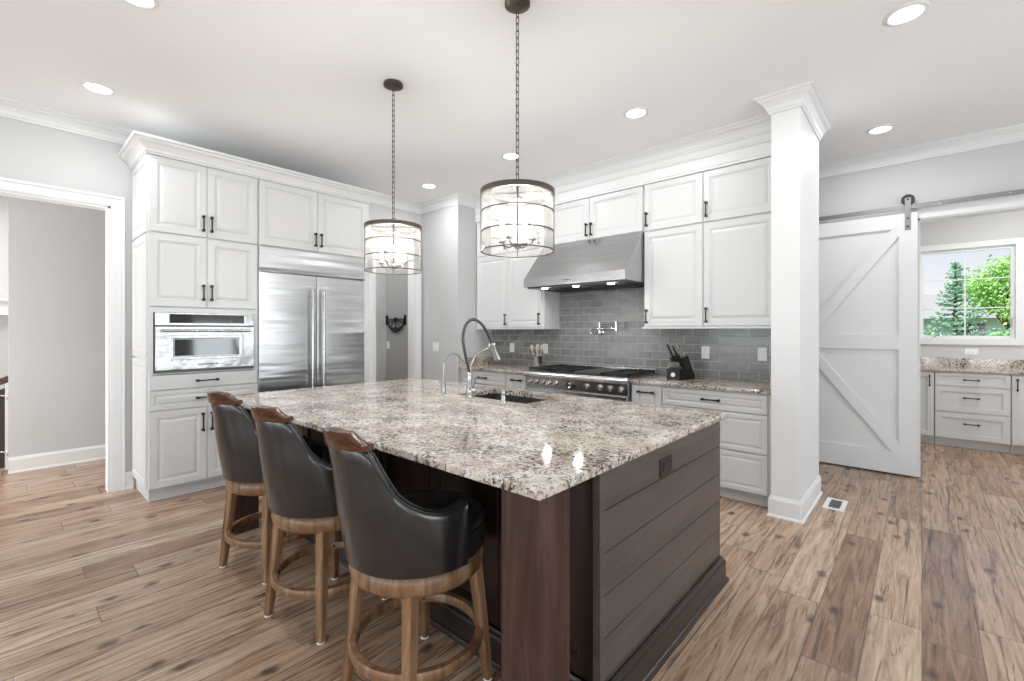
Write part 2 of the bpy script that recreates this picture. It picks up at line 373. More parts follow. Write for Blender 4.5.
w.box(-1.5, X0, 8.02, 8.14, 0, H); w.box(X1, 2.4, 8.02, 8.14, 0, H); w.box(X0, X1, 8.02, 8.14, 0, 1.255); w.box(X0, X1, 8.02, 8.14, 2.40, H)
struct('wall_laundry', w, 'wall_warm')
struct('wall_laundry_left', MB().box(-1.62, -1.5, 5.84, 8.14, 0, H), 'wall_warm')
struct('wall_laundry_right', MB().box(2.3, 2.42, 5.84, 8.14, 0, H), 'wall_warm')
def windowed(name, wins, fixed, along_x, lo, hi):
    w = MB(); cur = lo
    def bx(a, b_, z0, z1):
        if along_x: w.box(a, b_, fixed, fixed - .12, z0, z1)
        else: w.box(fixed, fixed + .12, a, b_, z0, z1)
    for a, b_ in wins:
        bx(cur, a, 0, H); bx(a, b_, 0, .3); bx(a, b_, 2.7, H); cur = b_
    bx(cur, hi, 0, H); struct(name, w, 'wall_paint')
windowed('wall_back', BACK_WINDOWS, -3.6, True, -9.0, 3.6)
windowed('wall_right', RIGHT_WINDOWS, 3.48, False, -3.6, 5.72)
wi = 2
for wins, ax in ((BACK_WINDOWS, True), (RIGHT_WINDOWS, False)):
    for a, b_ in wins:
        w = MB(); mid = (a + b_) / 2
        def bx(p, q_, z0, z1):
            if ax: w.box(p, q_, -3.70, -3.63, z0, z1)
            else: w.box(3.51, 3.58, p, q_, z0, z1)
        for p in (a, mid - .03, b_ - .06): bx(p, p + .06, .3, 2.7)
        for z in (.3, 1.9, 2.64): bx(a, b_, z, z + .06)
        struct('window_%d' % wi, w, 'trim_white'); wi += 1

# crown, casings, baseboards
sweep([(-.646, 4.59), (-.646, 3.79), (-.83, 3.79), (-.83, 4.12)], crown_prof(H), 'trim_1', 'trim_white')
sweep([(-.83, 4.12), (-4.35, 4.12), (-4.35, 3.84), (-5.1, 3.84), (-5.1, -3.6)], crown_prof(H), 'trim_2', 'trim_white')
sweep([(3.48, 5.72), (-5.1, 5.72)], crown_prof(H), 'trim_3', 'trim_white')
fz = [(-.83, 4.15), (-4.35, 4.15)]
sweep(fz, [(-.32, 2.775), (.004, 2.775), (.004, 2.795), (.010, 2.80), (.010, 2.885), (.022, 2.893), (.022, 2.905), (.029, 2.905), (.029, H), (-.32, H)], 'trim_4', 'trim_white')
sweep([(-.646, 4.59), (-.646, 3.79), (-.83, 3.79), (-.83, 3.855)], base_prof(.15), 'baseboard_pier', 'trim_white')
sweep([(-6.5, 2.3), (-6.5, .05)], base_prof(.15), 'baseboard_hall', 'trim_white')
sweep([(-5.1, .768), (-5.1, .712)], base_prof(.145), 'baseboard_left', 'trim_white')
sweep([(-4.35, 3.84), (-5.1, 3.84)], base_prof(.145), 'baseboard_corner', 'trim_white')
sweep([(-5.3, 4.06), (-6.3, 4.06), (-6.3, 2.42)], base_prof(.145), 'baseboard_pantry', 'trim_white')
sweep([(-1.0, 5.72), (-5.1, 5.72)], base_prof(.145), 'baseboard_hallway', 'trim_white')
def casing(name, y0, y1, zt, cw=.09, left=True):
    w = MB(); x = -5.1
    def leg(a, b_, out):      # out: +1 outer edge at b_, -1 outer edge at a
        e = .022
        w.box(x, x + .016, a, b_, 0, zt + cw)
        if out > 0: w.box(x, x + .026, b_ - e, b_, 0, zt + cw); w.box(x, x + .020, a + .012, a + .030, 0, zt + .018)
        else: w.box(x, x + .026, a, a + e, 0, zt + cw); w.box(x, x + .020, b_ - .030, b_ - .012, 0, zt + .018)
    leg(y1, y1 + cw, 1); leg(y0 - cw, y0, -1)
    w.box(x, x + .0155, y0, y1, zt, zt + cw); w.box(x, x + .0255, y0 - cw, y1 + cw, zt + cw - .022, zt + cw); w.box(x, x + .0195, y0 - .03, y1 + .03, zt + .012, zt + .03)
    w.box(x - .13, x + .002, y1 - .018, y1, 0, zt); w.box(x - .13, x + .002, y0, y0 + .018, 0, zt); w.box(x - .13, x + .002, y0, y1, zt - .018, zt)
    struct(name, w, 'trim_white')
casing('trim_5', -.95, .62, 2.41)
casing('trim_6', 3.12, 3.73, 2.41)
w = MB(); w.box(-.03, 1.0, 5.70, 5.72, 2.405, 2.50); w.box(-.03, 1.0, 5.69, 5.72, 2.49, 2.505); w.box(-.03, -.012, 5.715, 5.85, 0, 2.41); w.box(.982, 1.0, 5.715, 5.85, 0, 2.41); w.box(-.03, 1.0, 5.715, 5.85, 2.392, 2.41)
struct('trim_7', w, 'trim_white')
struct('trim_8', MB().box(-8.6, -8.48, -1.6, 1.2, 1.56, 1.76).box(-8.6, -8.44, -1.6, 1.2, 1.735, 1.765), 'trim_white')

# laundry window: casing, sash, muntins, glass, crank
w = MB()
for a in ((-.115, X0 + .01), (X1 - .01, .915)): w.box(a[0], a[1], 7.995, 8.02, 1.21, 2.46)
w.box(-.115, .915, 7.9945, 8.0205, 2.39, 2.46); w.box(-.115, .915, 7.9935, 8.0215, 1.19, 1.265)
w.box(X0, X0 + .012, 8.0, 8.12, 1.255, 2.40); w.box(X1 - .012, X1, 8.0, 8.12, 1.255, 2.40); w.box(X0, X1, 8.0, 8.12, 2.388, 2.40); w.box(X0, X1, 8.0, 8.12, 1.255, 1.267)
win = struct('window_1', w, 'trim_white')
w = MB(); a0, a1, c0, c1 = -.023, .823, 1.267, 2.388
w.box(a0, a0 + .036, 8.035, 8.08, c0, c1); w.box(a1 - .036, a1, 8.035, 8.08, c0, c1); w.box(a0 + .036, a1 - .036, 8.035, 8.08, c1 - .036, c1); w.box(a0 + .036, a1 - .036, 8.035, 8.08, c0, c0 + .036)
struct('sash', w, 'white_plastic', win)
w = MB(); w.box(.393, .407, 8.052, 8.066, c0 + .036, c1 - .036)
for z in (1.645, 2.005): w.box(a0 + .036, a1 - .036, 8.053, 8.065, z - .006, z + .006)
struct('muntin', w, 'white_plastic', win)
struct('glass', MB().box(a0 + .036, a1 - .036, 8.057, 8.061, c0 + .036, c1 - .036), 'window_glass', win)
w = MB(); w.box(.05, .16, 8.012, 8.036, 1.267, 1.279); w.tube([(.12, 8.02, 1.279), (.12, 8.0, 1.295), (.17, 7.985, 1.31), (.19, 7.985, 1.30)], .006)
struct('crank', w, 'nickel', win)
struct('latch', MB().box(a1 - .03, a1 - .018, 8.015, 8.036, 1.42, 1.52, .003), 'nickel', win)

# ------------------------------------------------------------------ tall cabinet with the oven, fridge surround
WH = 'cabinet_white'
FL = F((-4.52, 0, 0), (0, 1, 0), (1, 0, 0))             # left run faces +x, u = y
oc = thing('oven_cabinet', (-4.8, 1.165, 0), 'tall white raised-panel cabinet housing the built-in oven', 'cabinet')
w = MB(); B = -5.1
w.box(B, -4.52, .77, 1.56, .10, 1.0); w.box(B, -4.52, .77, 1.56, 1.52, 2.755); w.box(B, -4.52, .77, .805, 1.0, 1.52); w.box(B, -4.52, 1.527, 1.56, 1.0, 1.52); w.box(B, B + .02, .805, 1.527, 1.0, 1.52)
w.build('carcass', WH, oc)
MB().box(B, -4.575, .785, 1.56, 0, .1).build('toe_kick', WH, oc)
FSD = F((B, .77, 0), (1, 0, 0), (0, -1, 0))
for a, c in ((.115, 1.135), (1.15, 2.125), (2.14, 2.745)): panel_mb(FSD, .012, .575, a, c, [(i, w_ * .7) for i, w_ in RAISED]).build('side_panel', WH, oc)
fw = MB(); fw.box(-4.52, -4.5, .773, .80, 1.012, 1.548); fw.box(-4.52, -4.5, 1.53, 1.557, 1.012, 1.548); fw.box(-4.52, -4.5, .80, 1.53, 1.51, 1.548); fw.box(-4.52, -4.5, .80, 1.53, 1.0135, 1.024)
fw.build('oven_frame', WH, oc)
for z0, z1, hz in ((1.556, 2.135, 1.68), (2.148, 2.745, 2.26)):
    door(FL, .773, 1.163, z0, z1, oc, (1.135, hz, True)); door(FL, 1.167, 1.557, z0, z1, oc, (1.195, hz, True))
d = panel_mb(FL, .773, 1.557, .888, 1.008, SLAB).build('drawer', WH, oc); pull(FL, 1.165, .948, d, False, .16)
d = panel_mb(FL, .773, 1.557, .728, .883, DRAWER).build('drawer', WH, oc); pull(FL, 1.165, .806, d, False, .16)
door(FL, .773, 1.163, .115, .722, oc, (1.132, .60, True), hl=.15); door(FL, 1.167, 1.557, .115, .722, oc, (1.198, .60, True), hl=.15)

mo = thing('built_in_oven', (-4.8, 1.165, 1.026), 'stainless built-in microwave oven in the tall white cabinet', 'oven')
MB().box(-5.05, -4.5, .808, 1.524, 1.026, 1.508).build('oven_body', 'steel_dark', mo)
w = MB(); w.box(-4.5, -4.478, .808, 1.524, 1.405, 1.508, .003); w.build('control_panel', 'steel_plain', mo)
MB().box(-4.479, -4.4745, .90, 1.44, 1.425, 1.497).build('display', 'black_glass', mo)
dr = MB().box(-4.5, -4.470, .808, 1.524, 1.045, 1.397, .004).build('oven_door', 'steel_plain', mo)
fr = panel_mb(F((-4.4705, 0, 0), (0, 1, 0), (1, 0, 0)), .90, 1.43, 1.125, 1.325, [(0, 0), (.004, .004), (.022, .004), (.03, -.0)])
fr.build('window_frame', 'steel_plain', dr)
MB().box(-4.4705, -4.4665, .932, 1.398, 1.158, 1.293).build('window', 'black_glass', dr)
w = MB(); w.cone((-4.425, .855, 1.362), (-4.425, 1.477, 1.362), .0105)
for y in (.885, 1.447): w.cone((-4.47, y, 1.362), (-4.425, y, 1.362), .008)
w.build('handle', 'nickel', dr, True)
w = MB()
for k in range(7): w.box(-4.470, -4.4685, 1.095 + k * .021, 1.108 + k * .021, 1.078, 1.090)
w.build('badge', 'steel_dark', dr)
MB().box(-4.5, -4.486, .815, 1.517, 1.026, 1.043).build('lower_vent', 'steel_dark', mo)

rc = thing('fridge_cabinet', (-4.8, 2.13, 2.14), 'white two-door cabinet above the stainless refrigerator', 'cabinet')
w = MB(); w.box(B, -4.52, 1.562, 2.695, 2.145, 2.755); w.build('carcass', WH, rc)
MB().box(B, -4.505, 2.626, 2.695, 0, 2.145).build('end_panel', WH, rc); MB().box(B, -4.505, 1.561, 1.566, 0, 2.145).build('end_panel', WH, rc)
door(FL, 1.572, 2.114, 2.152, 2.745, rc, (2.088, 2.265, True)); door(FL, 2.118, 2.662, 2.152, 2.745, rc, (2.146, 2.265, True))
E_CROWN = [(-.02, 2.75), (.003, 2.75), (.005, 2.762), (.016, 2.766), (.022, 2.785), (.042, 2.815), (.066, 2.832), (.072, 2.846), (.09, 2.85), (.09, 2.868), (-.02, 2.868)]
# the left of the path is outward: +y end, then the front (+x) needs direction -y, then the -y end needs direction -x
sweep([(-5.1, 2.695), (-4.5, 2.695), (-4.5, .758), (-5.1, .758)], [(a, z) for a, z in E_CROWN], 'trim_9', 'trim_white')
MB_top = MB().box(-5.1, -4.48, .74, 2.715, 2.85, 2.866)
struct('trim_10', MB_top, 'trim_white')

fg = thing('refrigerator', (-4.8, 2.12, 0), 'large built-in stainless refrigerator with two tall doors', 'refrigerator')
MB().box(-5.08, -4.53, 1.568, 2.622, .1, 2.14).build('body', 'steel_dark', fg)
MB().box(-5.0, -4.56, 1.6, 2.6, 0, .1).build('base_grille', 'black_plastic', fg)
MB().box(-4.53, -4.492, 1.568, 2.622, 1.945, 2.138, .003).build('top_grille', 'steel_fridge', fg)
w = MB(); w.prism([(-4.53, 1.905), (-4.484, 1.905), (-4.481, 1.918), (-4.492, 1.944), (-4.53, 1.944)], lambda a, b_, t_: (a, 1.568 + 1.054 * t_, b_)); lp = w.build('trim_strip', 'steel_plain', fg)
w = MB()
for k in range(9): w.box(-4.4845, -4.4815, 2.50 + k * .0105, 2.5065 + k * .0105, 1.907, 1.919)
w.build('badge', 'steel_dark', lp)
for y0, y1, hy in ((1.568, 2.096, 2.038), (2.102, 2.622, 2.150)):
    w = MB(); n = 12; xs = [-4.491 + .006 * (1 - (2 * i / n - 1) ** 2) for i in range(n + 1)]
    w.rings([[(-4.529, y0, z), *[(xs[i], y0 + (y1 - y0) * i / n, z) for i in range(n + 1)], (-4.529, y1, z)] for z in (.13, 1.898)])
    dd = w.build('door', 'steel_fridge', fg, True)
    w = MB(); w.cone((-4.43, hy, .62), (-4.43, hy, 1.765), .0125)
    for z in (.70, 1.70): w.cone((-4.488, hy, z), (-4.43, hy, z), .009)
    w.build('handle', 'nickel', dd, True)

# ------------------------------------------------------------------ range wall: uppers
FR = F((0, 4.17, 0), (1, 0, 0), (0, -1, 0))              # uppers, u = x
def upper(name, x0, x1, z0, z1, label):
    t_ = thing(name, ((x0 + x1) / 2, 4.32, z0), label, 'cabinet'); MB().box(x0, x1, 4.17, 4.468, z0, z1).build('carcass', WH, t_); return t_
u = upper('upper_cabinet', -4.345, -3.232, 1.40, 2.772, 'white wall cabinet left of the steel hood above the utensil crock')
door(FR, -4.335, -3.79, 1.405, 2.31, u, (-3.818, 1.50, True)); door(FR, -3.786, -3.262, 1.405, 2.31, u, (-3.29, 1.50, True))
door(FR, -4.335, -3.79, 2.325, 2.768, u, (-3.818, 2.43, True)); door(FR, -3.786, -3.262, 2.325, 2.768, u, (-3.29, 2.43, True))
MB().box(-4.345, -3.222, 4.14, 4.46, 1.382, 1.40).build('light_rail', WH, u)
u = upper('upper_cabinet', -3.228, -2.012, 2.325, 2.772, 'short white two-door wall cabinet right above the steel hood')
door(FR, -3.222, -2.622, 2.33, 2.768, u, (-2.65, 2.43, True)); door(FR, -2.618, -2.018, 2.33, 2.768, u, (-2.59, 2.43, True))
u = upper('upper_cabinet', -2.008, -.832, 1.40, 2.772, 'white wall cabinet right of the hood above the knife block')
door(FR, -2.0, -1.448, 1.405, 2.31, u, (-1.972, 1.50, True)); door(FR, -1.442, -.862, 1.405, 2.31, u, (-1.414, 1.50, True))
door(FR, -2.0, -1.448, 2.325, 2.768, u, (-1.972, 2.43, True)); door(FR, -1.442, -.862, 2.325, 2.768, u, (-1.414, 2.43, True))
MB().box(-2.02, -.832, 4.14, 4.46, 1.382, 1.40).build('light_rail', WH, u)

# backsplash
tb = MB(); tb.box(-4.349, -.831, 4.462, 4.47, .9145, 1.40); tb.box(-3.23, -2.01, 4.462, 4.47, 1.40, 2.0)
tag(tb.build('tile_backsplash', 'tile'), 'grey glossy subway tile backsplash behind the range', 'backsplash')

# hood
hd = thing('range_hood', (-2.62, 4.13, 1.82), 'wide sloping stainless range hood above the gas range', 'range hood')
w = MB(); w.prism([(4.455, 2.318), (4.145, 2.318), (3.80, 1.925), (3.80, 1.832), (4.455, 1.832)], lambda a, b_, t_: (-3.226 + 1.212 * t_, a, b_)); w.build('canopy', 'steel_x', hd)
w = MB(); w.box(-3.226, -2.014, 3.793, 3.803, 1.832, 1.926, .002); lp = w.build('lip', 'steel_x', hd)
MB().box(-2.70, -2.62, 3.7915, 3.7935, 1.872, 1.880).build('badge', 'steel_dark', lp)
w = MB(); w.box(-3.20, -2.04, 3.83, 4.44, 1.818, 1.832); w.build('filter_pan', 'steel_dark', hd)
w = MB()
for k in range(34): x = -3.14 + k * .0315; w.box(x, x + .016, 3.98, 4.40, 1.808, 1.819)
w.build('baffle_filter', 'steel_dark', hd)
for x in (-3.02, -2.62, -2.22):
    w = MB(); w.lathe([(0.0001, .0), (.032, .0), (.036, .01)], (x, 3.90, 1.809), 20); w.build('hood_light', 'led_small', hd)
    lamp('AREA', 'hood_lamp', (x, 3.95, 1.80), (R(-14), 0, 0), 1.6, .07)

# range
rg = thing('gas_range', (-2.61, 4.14, 0), 'wide stainless gas range with black grates under the hood', 'range')
MB().box(-3.222, -2.002, 3.84, 4.455, .12, .925, .004).build('body', 'steel_plain', rg)
for x, y in ((-3.17, 3.9), (-2.05, 3.9), (-3.17, 4.4), (-2.05, 4.4)): MB().cone((x, y, 0), (x, y, .125), .022).build('leg', 'steel_plain', rg, True)
w = MB(); w.prism([(3.84, .918), (3.802, .918), (3.79, .905), (3.79, .885), (3.80, .872), (3.84, .872)], lambda a, b_, t_: (-3.228 + 1.232 * t_, a, b_)); w.build('bullnose', 'steel_x', rg)
w = MB(); w.prism([(3.842, .872), (3.815, .872), (3.822, .765), (3.842, .765)], lambda a, b_, t_: (-3.222 + 1.22 * t_, a, b_)); kp = w.build('control_panel', 'steel_x', rg)
for x in (-3.15, -3.07, -2.98, -2.90, -2.81, -2.44, -2.29, -2.185, -2.07):
    w = MB(); w.lathe([(.026, 0), (.026, .006), (.021, .008), (.019, .032), (.016, .035), (.0001, .035)], (x, 3.8195, .818), 20, (0, -1, 0)); kb = w.build('knob', 'chrome', kp, True)
    MB().box(x - .0055, x + .0055, 3.776, 3.786, .798, .838, .002).build('knob_grip', 'chrome', kb)
w = MB(); w.lathe([(.046, 0), (.046, .012), (.040, .014), (.0001, .014)], (-2.625, 3.8195, .818), 28, (0, -1, 0)); em = w.build('emblem', 'black_plastic', kp, True)
w = MB(); w.loop_lathe([(.041, 0), (.046, 0), (.046, .004), (.041, .004)], (0, 0, 0), 32)
w.tube([(.022, .018, .002), (.006, .026, .002), (-.014, .018, .002), (-.008, .004, .002), (.012, -.006, .002), (.016, -.02, .002), (-.004, -.027, .002), (-.024, -.016, .002)], .005, 8)
bmesh.ops.transform(w.b, matrix=Matrix.Translation((-2.625, 3.806, .818)) @ Matrix.Rotation(R(90), 4, 'X'), verts=w.b.verts); w.build('emblem_mark', 'chrome', em, True)
MB().box(-3.218, -2.006, 3.845, 4.44, .925, .931).build('cooktop', 'steel_dark', rg)
def grate(x0, x1):
    w = MB(); y0, y1, z0, z1 = 3.865, 4.42, .945, .963
    for x in (x0, x1 - .014): w.box(x, x + .014, y0, y1, z0, z1)
    for y in (y0, (y0 + y1) / 2 - .007, y1 - .014): w.box(x0, x1, y, y + .014, z0, z1)
    for cy in (y0 + .14, y1 - .14):
        xm = (x0 + x1) / 2
        for k in range(8):
            a = k * math.pi / 4 + .2; w.tube([(xm + .035 * math.cos(a), cy + .035 * math.sin(a), .956), (xm + .125 * math.cos(a), cy + .125 * math.sin(a), .956)], .006, 6)
    for x in (x0 + .007, x1 - .007):
        for y in (y0 + .007, y1 - .007): w.cone((x, y, .930), (x, y, .95), .008, seg=8)
    g = w.build('grate', 'cast_iron', rg)
    for cy in (y0 + .14, y1 - .14):
        w = MB(); w.lathe([(.045, .9305), (.045, .938), (.03, .942), (.03, .949), (.0001, .949)], ((x0 + x1) / 2, cy, 0), 20); w.build('burner', 'cast_iron', rg, True)
for x0, x1 in ((-3.21, -2.925), (-2.92, -2.63), (-2.305, -2.015)): grate(x0, x1)
MB().box(-2.62, -2.315, 3.865, 4.42, .931, .957, .004).build('griddle', 'steel_dark', rg)
MB().box(-3.218, -2.006, 4.425, 4.455, .93, .975, .003).build('back_rail', 'steel_plain', rg)
for x0, x1 in ((-3.215, -2.50), (-2.49, -2.01)):
    dd = MB().box(x0, x1, 3.81, 3.84, .17, .755, .006).build('oven_door', 'steel_x', rg)
    w = MB(); w.cone((x0 + .03, 3.76, .70), (x1 - .03, 3.76, .70), .014)
    for x in (x0 + .06, x1 - .06): w.cone((x, 3.812, .70), (x, 3.76, .70), .009)
    w.build('handle', 'nickel', dd, True)

# base cabinets of the range wall
FB = F((0, 3.885, 0), (1, 0, 0), (0, -1, 0))
def base_cab(x0, x1, label, toe=True):
    t_ = thing('base_cabinet', ((x0 + x1) / 2, 4.18, 0), label, 'cabinet'); MB().box(x0, x1, 3.885, 4.465, .1, .884).build('carcass', WH, t_)
    MB().box(x0, x1, 3.955, 4.465, 0, .1).build('toe_kick', WH, t_); return t_
b1 = base_cab(-4.345, -3.556, 'white base cabinet at the left end under the crock counter, partly behind the faucet')
d = panel_mb(FB, -4.30, -3.562, .722, .868, DRAWER).build('drawer', WH, b1); pull(FB, -3.93, .80, d, False, .14)
door(FB, -4.30, -3.934, .112, .712, b1, (-3.96, .62, True)); door(FB, -3.93, -3.562, .112, .712, b1, (-3.90, .62, True))
b2 = base_cab(-3.553, -3.232, 'narrow white pull-out base cabinet just left of the range')
door(FB, -3.549, -3.236, .112, .868, b2, (-3.39, .81, False), hl=.14)
b3 = base_cab(-1.992, -1.702, 'narrow white pull-out base cabinet just right of the range')
door(FB, -1.988, -1.704, .112, .868, b3, (-1.846, .812, False), hl=.15)
b4 = base_cab(-1.699, -.832, 'white three-drawer base cabinet beside the square white pillar')
for z0, z1, hz in ((.722, .868, .80), (.418, .712, .565), (.112, .408, .26)):
    d = panel_mb(FB, -1.694, -.872, z0, z1, DRAWER).build('drawer', WH, b4); pull(FB, -1.283, hz, d, False, .142)
def counter(x0, x1, y0, y1, label, splash):
    w = MB(); w.box(x0, x1, y0, y1, .884, .914, .006)
    for s_ in splash: w.box(*s_)
    tag(w.build('countertop', 'granite'), label, 'countertop')
counter(-4.348, -3.23, 3.845, 4.461, 'granite countertop left of the range holding the utensil crock', [(-4.348, -4.328, 3.86, 4.461, .9135, 1.02)])
counter(-1.996, -.833, 3.845, 4.461, 'granite countertop right of the range holding the knife block', [(-.853, -.833, 3.86, 4.461, .9135, 1.02)])

# ------------------------------------------------------------------ things on the range wall
def outlet(name, f, u_, v_, label, cat='outlet', kind='outlet', m_='white_plastic', wide=False, group=None):
    t_ = thing(name, f(u_, v_, 0), label, cat, group); a, c = (.059, .037) if wide else ((.058, .059) if isinstance(kind, tuple) and len(kind) > 1 else (.037, .059))
    def bx(u0, u1, v0, v1, w0, w1, bev=0):
        q = MB(); q.rings([[f(u_ + x, v_ + z, w_) for x, z in ((u0 + i, v0 + i), (u1 - i, v0 + i), (u1 - i, v1 - i), (u0 + i, v1 - i))] for i, w_ in ((0, w0), (0, w1 - .001), (.0015, w1))]); return q
    bx(-a, a, -c, c, 0, .006).build('cover_plate', m_, t_)
    if kind == 'outlet':
        i_ = bx(-.034, .034, -.017, .017, .0055, .009).build('receptacle', m_, t_) if wide else bx(-.017, .017, -.034, .034, .0055, .009).build('receptacle', m_, t_)
        for s_ in (-1, 1):
            for e in (-1, 1):
                (bx(s_ * .019 - .004, s_ * .019 + .004, e * .006 - .0015, e * .006 + .0015, .0085, .0096) if wide else bx(e * .006 - .0015, e * .006 + .0015, s_ * .019 - .004, s_ * .019 + .004, .0085, .0096)).build('slot', 'black_plastic' if m_ == 'white_plastic' else 'nickel', i_)
    else:
        for x in (kind if isinstance(kind, tuple) else (0,)): bx(x - .012, x + .012, -.024, .024, .0055, .010).build('rocker', m_, t_)
    return t_
FT = F((0, 4.462, 0), (1, 0, 0), (0, -1, 0))
outlet('wall_outlet', FT, -3.99, 1.144, 'white outlet on grey tile left of the utensil crock')
outlet('wall_outlet', FT, -3.44, 1.144, 'white outlet on grey tile directly behind the utensil crock')
outlet('wall_outlet', FT, -1.53, 1.157, 'white outlet on grey tile just right of the knife block')
outlet('wall_switch', FT, -1.044, 1.157, 'white switch plate on grey tile beside the square pillar', 'switch', (0,))
FC = F((0, 3.84, 0), (1, 0, 0), (0, -1, 0))
outlet('light_switch', FC, -4.79, 1.149, 'white rocker switch plate on the grey corner wall by the faucets', 'switch', (-.023, .023))
FP = F((0, 4.06, 0), (1, 0, 0), (0, -1, 0))
outlet('light_switch', FP, -6.24, 1.14, 'pale switch plate on the dark pantry wall beneath the iron rack', 'switch', (0,))

pf = thing('pot_filler', (-2.655, 4.462, 1.35), 'chrome folding pot filler tap mounted on the tile above the range', 'tap')
w = MB(); w.lathe([(.034, 0), (.032, .008), (.014, .012), (.012, .05), (.0001, .05)], (-2.655, 4.462, 1.35), 20, (0, -1, 0)); w.build('wall_flange', 'chrome', pf, True)
w = MB(); w.cone((-2.655, 4.415, 1.34), (-2.655, 4.415, 1.455), .013); w.lathe([(.017, 1.335), (.017, 1.36), (.0001, 1.362)], (-2.655, 4.415, 0)); w.cone((-2.70, 4.415, 1.35), (-2.655, 4.415, 1.35), .007); w.build('valve', 'chrome', pf, True)
w = MB(); w.tube([(-2.655, 4.415, 1.44), (-2.52, 4.38, 1.44), (-2.42, 4.35, 1.44)], .011); w.cone((-2.415, 4.35, 1.36), (-2.415, 4.35, 1.462), .014); w.build('arm', 'chrome', pf, True)
w = MB(); w.tube([(-2.415, 4.35, 1.385), (-2.55, 4.33, 1.385), (-2.68, 4.32, 1.387), (-2.70, 4.32, 1.37), (-2.70, 4.32, 1.33)], .010); w.build('spout', 'chrome', pf, True)

kc = tag(MB().lathe([(.0001, .914), (.052, .914), (.055, .918), (.055, 1.062), (.058, 1.066), (.055, 1.068), (.051, 1.064), (.051, .925), (.0001, .925)], (-3.355, 4.2, 0)).build('utensil_crock', 'steel_plain', None, True), 'round brushed steel crock of wooden utensils beside the range', 'crock')
for dx, dy, tx, ty, L, kind, label in ((-.025, 0, -.30, .02, .27, 'spoon', 'pale wooden spoon leaning left out of the steel crock'), (-.005, .012, -.06, .05, .26, 'spatula', 'wooden spatula standing upright in the middle of the steel crock'), (.02, -.006, .20, -.03, .27, 'spoon', 'wooden spoon leaning right out of the steel crock'), (.008, -.02, .06, -.10, .25, 'ladle', 'dark wooden ladle tilted forward in the steel crock')):
    t_ = thing('wooden_' + kind, (-3.355 + dx, 4.2 + dy, .926), label, 'utensil', 'utensils in the steel crock')
    p0 = Vector((-3.355 + dx, 4.2 + dy, .926)); dd = Vector((tx, ty, 1)).normalized(); p1 = p0 + dd * (L - .05)
    MB().tube([p0, p0 + dd * .1, p1], [.006, .005, .006], 8).build('handle', 'spoon_wood', t_, True)
    w = MB(); 
    if kind == 'spatula': w.box(-.022, .022, -.003, .003, -.03, .045, .002)
    else: w.sphere((0, 0, 0), .024, 14, 1.5); bmesh.ops.scale(w.b, vec=(1, .35, 1), verts=w.b.verts)
    q_ = Vector((0, 0, 1)).rotation_difference(dd).to_matrix().to_4x4(); bmesh.ops.transform(w.b, matrix=Matrix.Translation(p1 + dd * .025) @ q_, verts=w.b.verts); w.build('bowl' if kind != 'spatula' else 'blade', 'spoon_wood', t_, True)

# knife block
kx, ky = -1.66, 4.19
kbk = thing('knife_block', (kx, ky, .914), 'black slanted knife block on the granite counter right of the range', 'knife block')
w = MB(); w.prism([(-.11, .914), (.10, .914), (.12, .93), (.01, 1.135), (-.06, 1.11), (-.035, 1.03), (-.11, 1.01)], lambda a, b_, t_: (kx - .06 + .12 * t_ - a * -.25, ky + a, b_)); w.build('block', 'black_plastic', kbk)
w = MB(); w.lathe([(.02, 0), (.02, .003), (.0001, .003)], (kx - .028, ky - .1095, .962), 24, (0, -1, 0)); w.build('emblem', 'white_plastic', kbk)
for k in range(8):
    x = kx - .079 + k * .0145; p0 = Vector((x + .014, ky - .075, 1.005)); d_ = Vector((-.22, -.45, 1)).normalized()
    t_ = thing('steak_knife', p0, 'silver handled steak knife in the front row of the black block', 'knife', 'steak knives in the block'); 
    MB().tube([p0 - d_ * .01, p0 + d_ * .03, p0 + d_ * .085], [.0042, .0052, .0048], 8).build('handle', 'nickel', t_, True); MB().box(p0.x - .004, p0.x + .004, p0.y - .001, p0.y + .003, p0.z - .03, p0.z - .006).build('blade', 'chrome', t_)
for k, (x, yy, L, lab) in enumerate(((-.058, -.03, .13, 'leftmost black handled kitchen knife in the back of the block'), (-.018, -.022, .115, 'black handled kitchen knife second from left at the back of the block'), (.018, -.028, .14, 'tall silver handled knife third from left at the back of the block'), (.045, -.022, .09, 'short silver handled knife at the right back of the block'))):
    p0 = Vector((kx + x - .004, ky + yy, 1.122)); d_ = Vector((-.28, -.42, 1)).normalized(); t_ = thing('kitchen_knife', p0, lab, 'knife', 'kitchen knives in the block')
    MB().tube([p0 - d_ * .02, p0 + d_ * .03, p0 + d_ * (L - .02), p0 + d_ * L], [.009, .0105, .010, .007], 10).build('handle', 'black_plastic' if k < 2 else 'nickel', t_, True)
    MB().box(p0.x - .003, p0.x + .006, p0.y + .0, p0.y + .005, p0.z - .05, p0.z - .015).build('blade', 'chrome', t_)

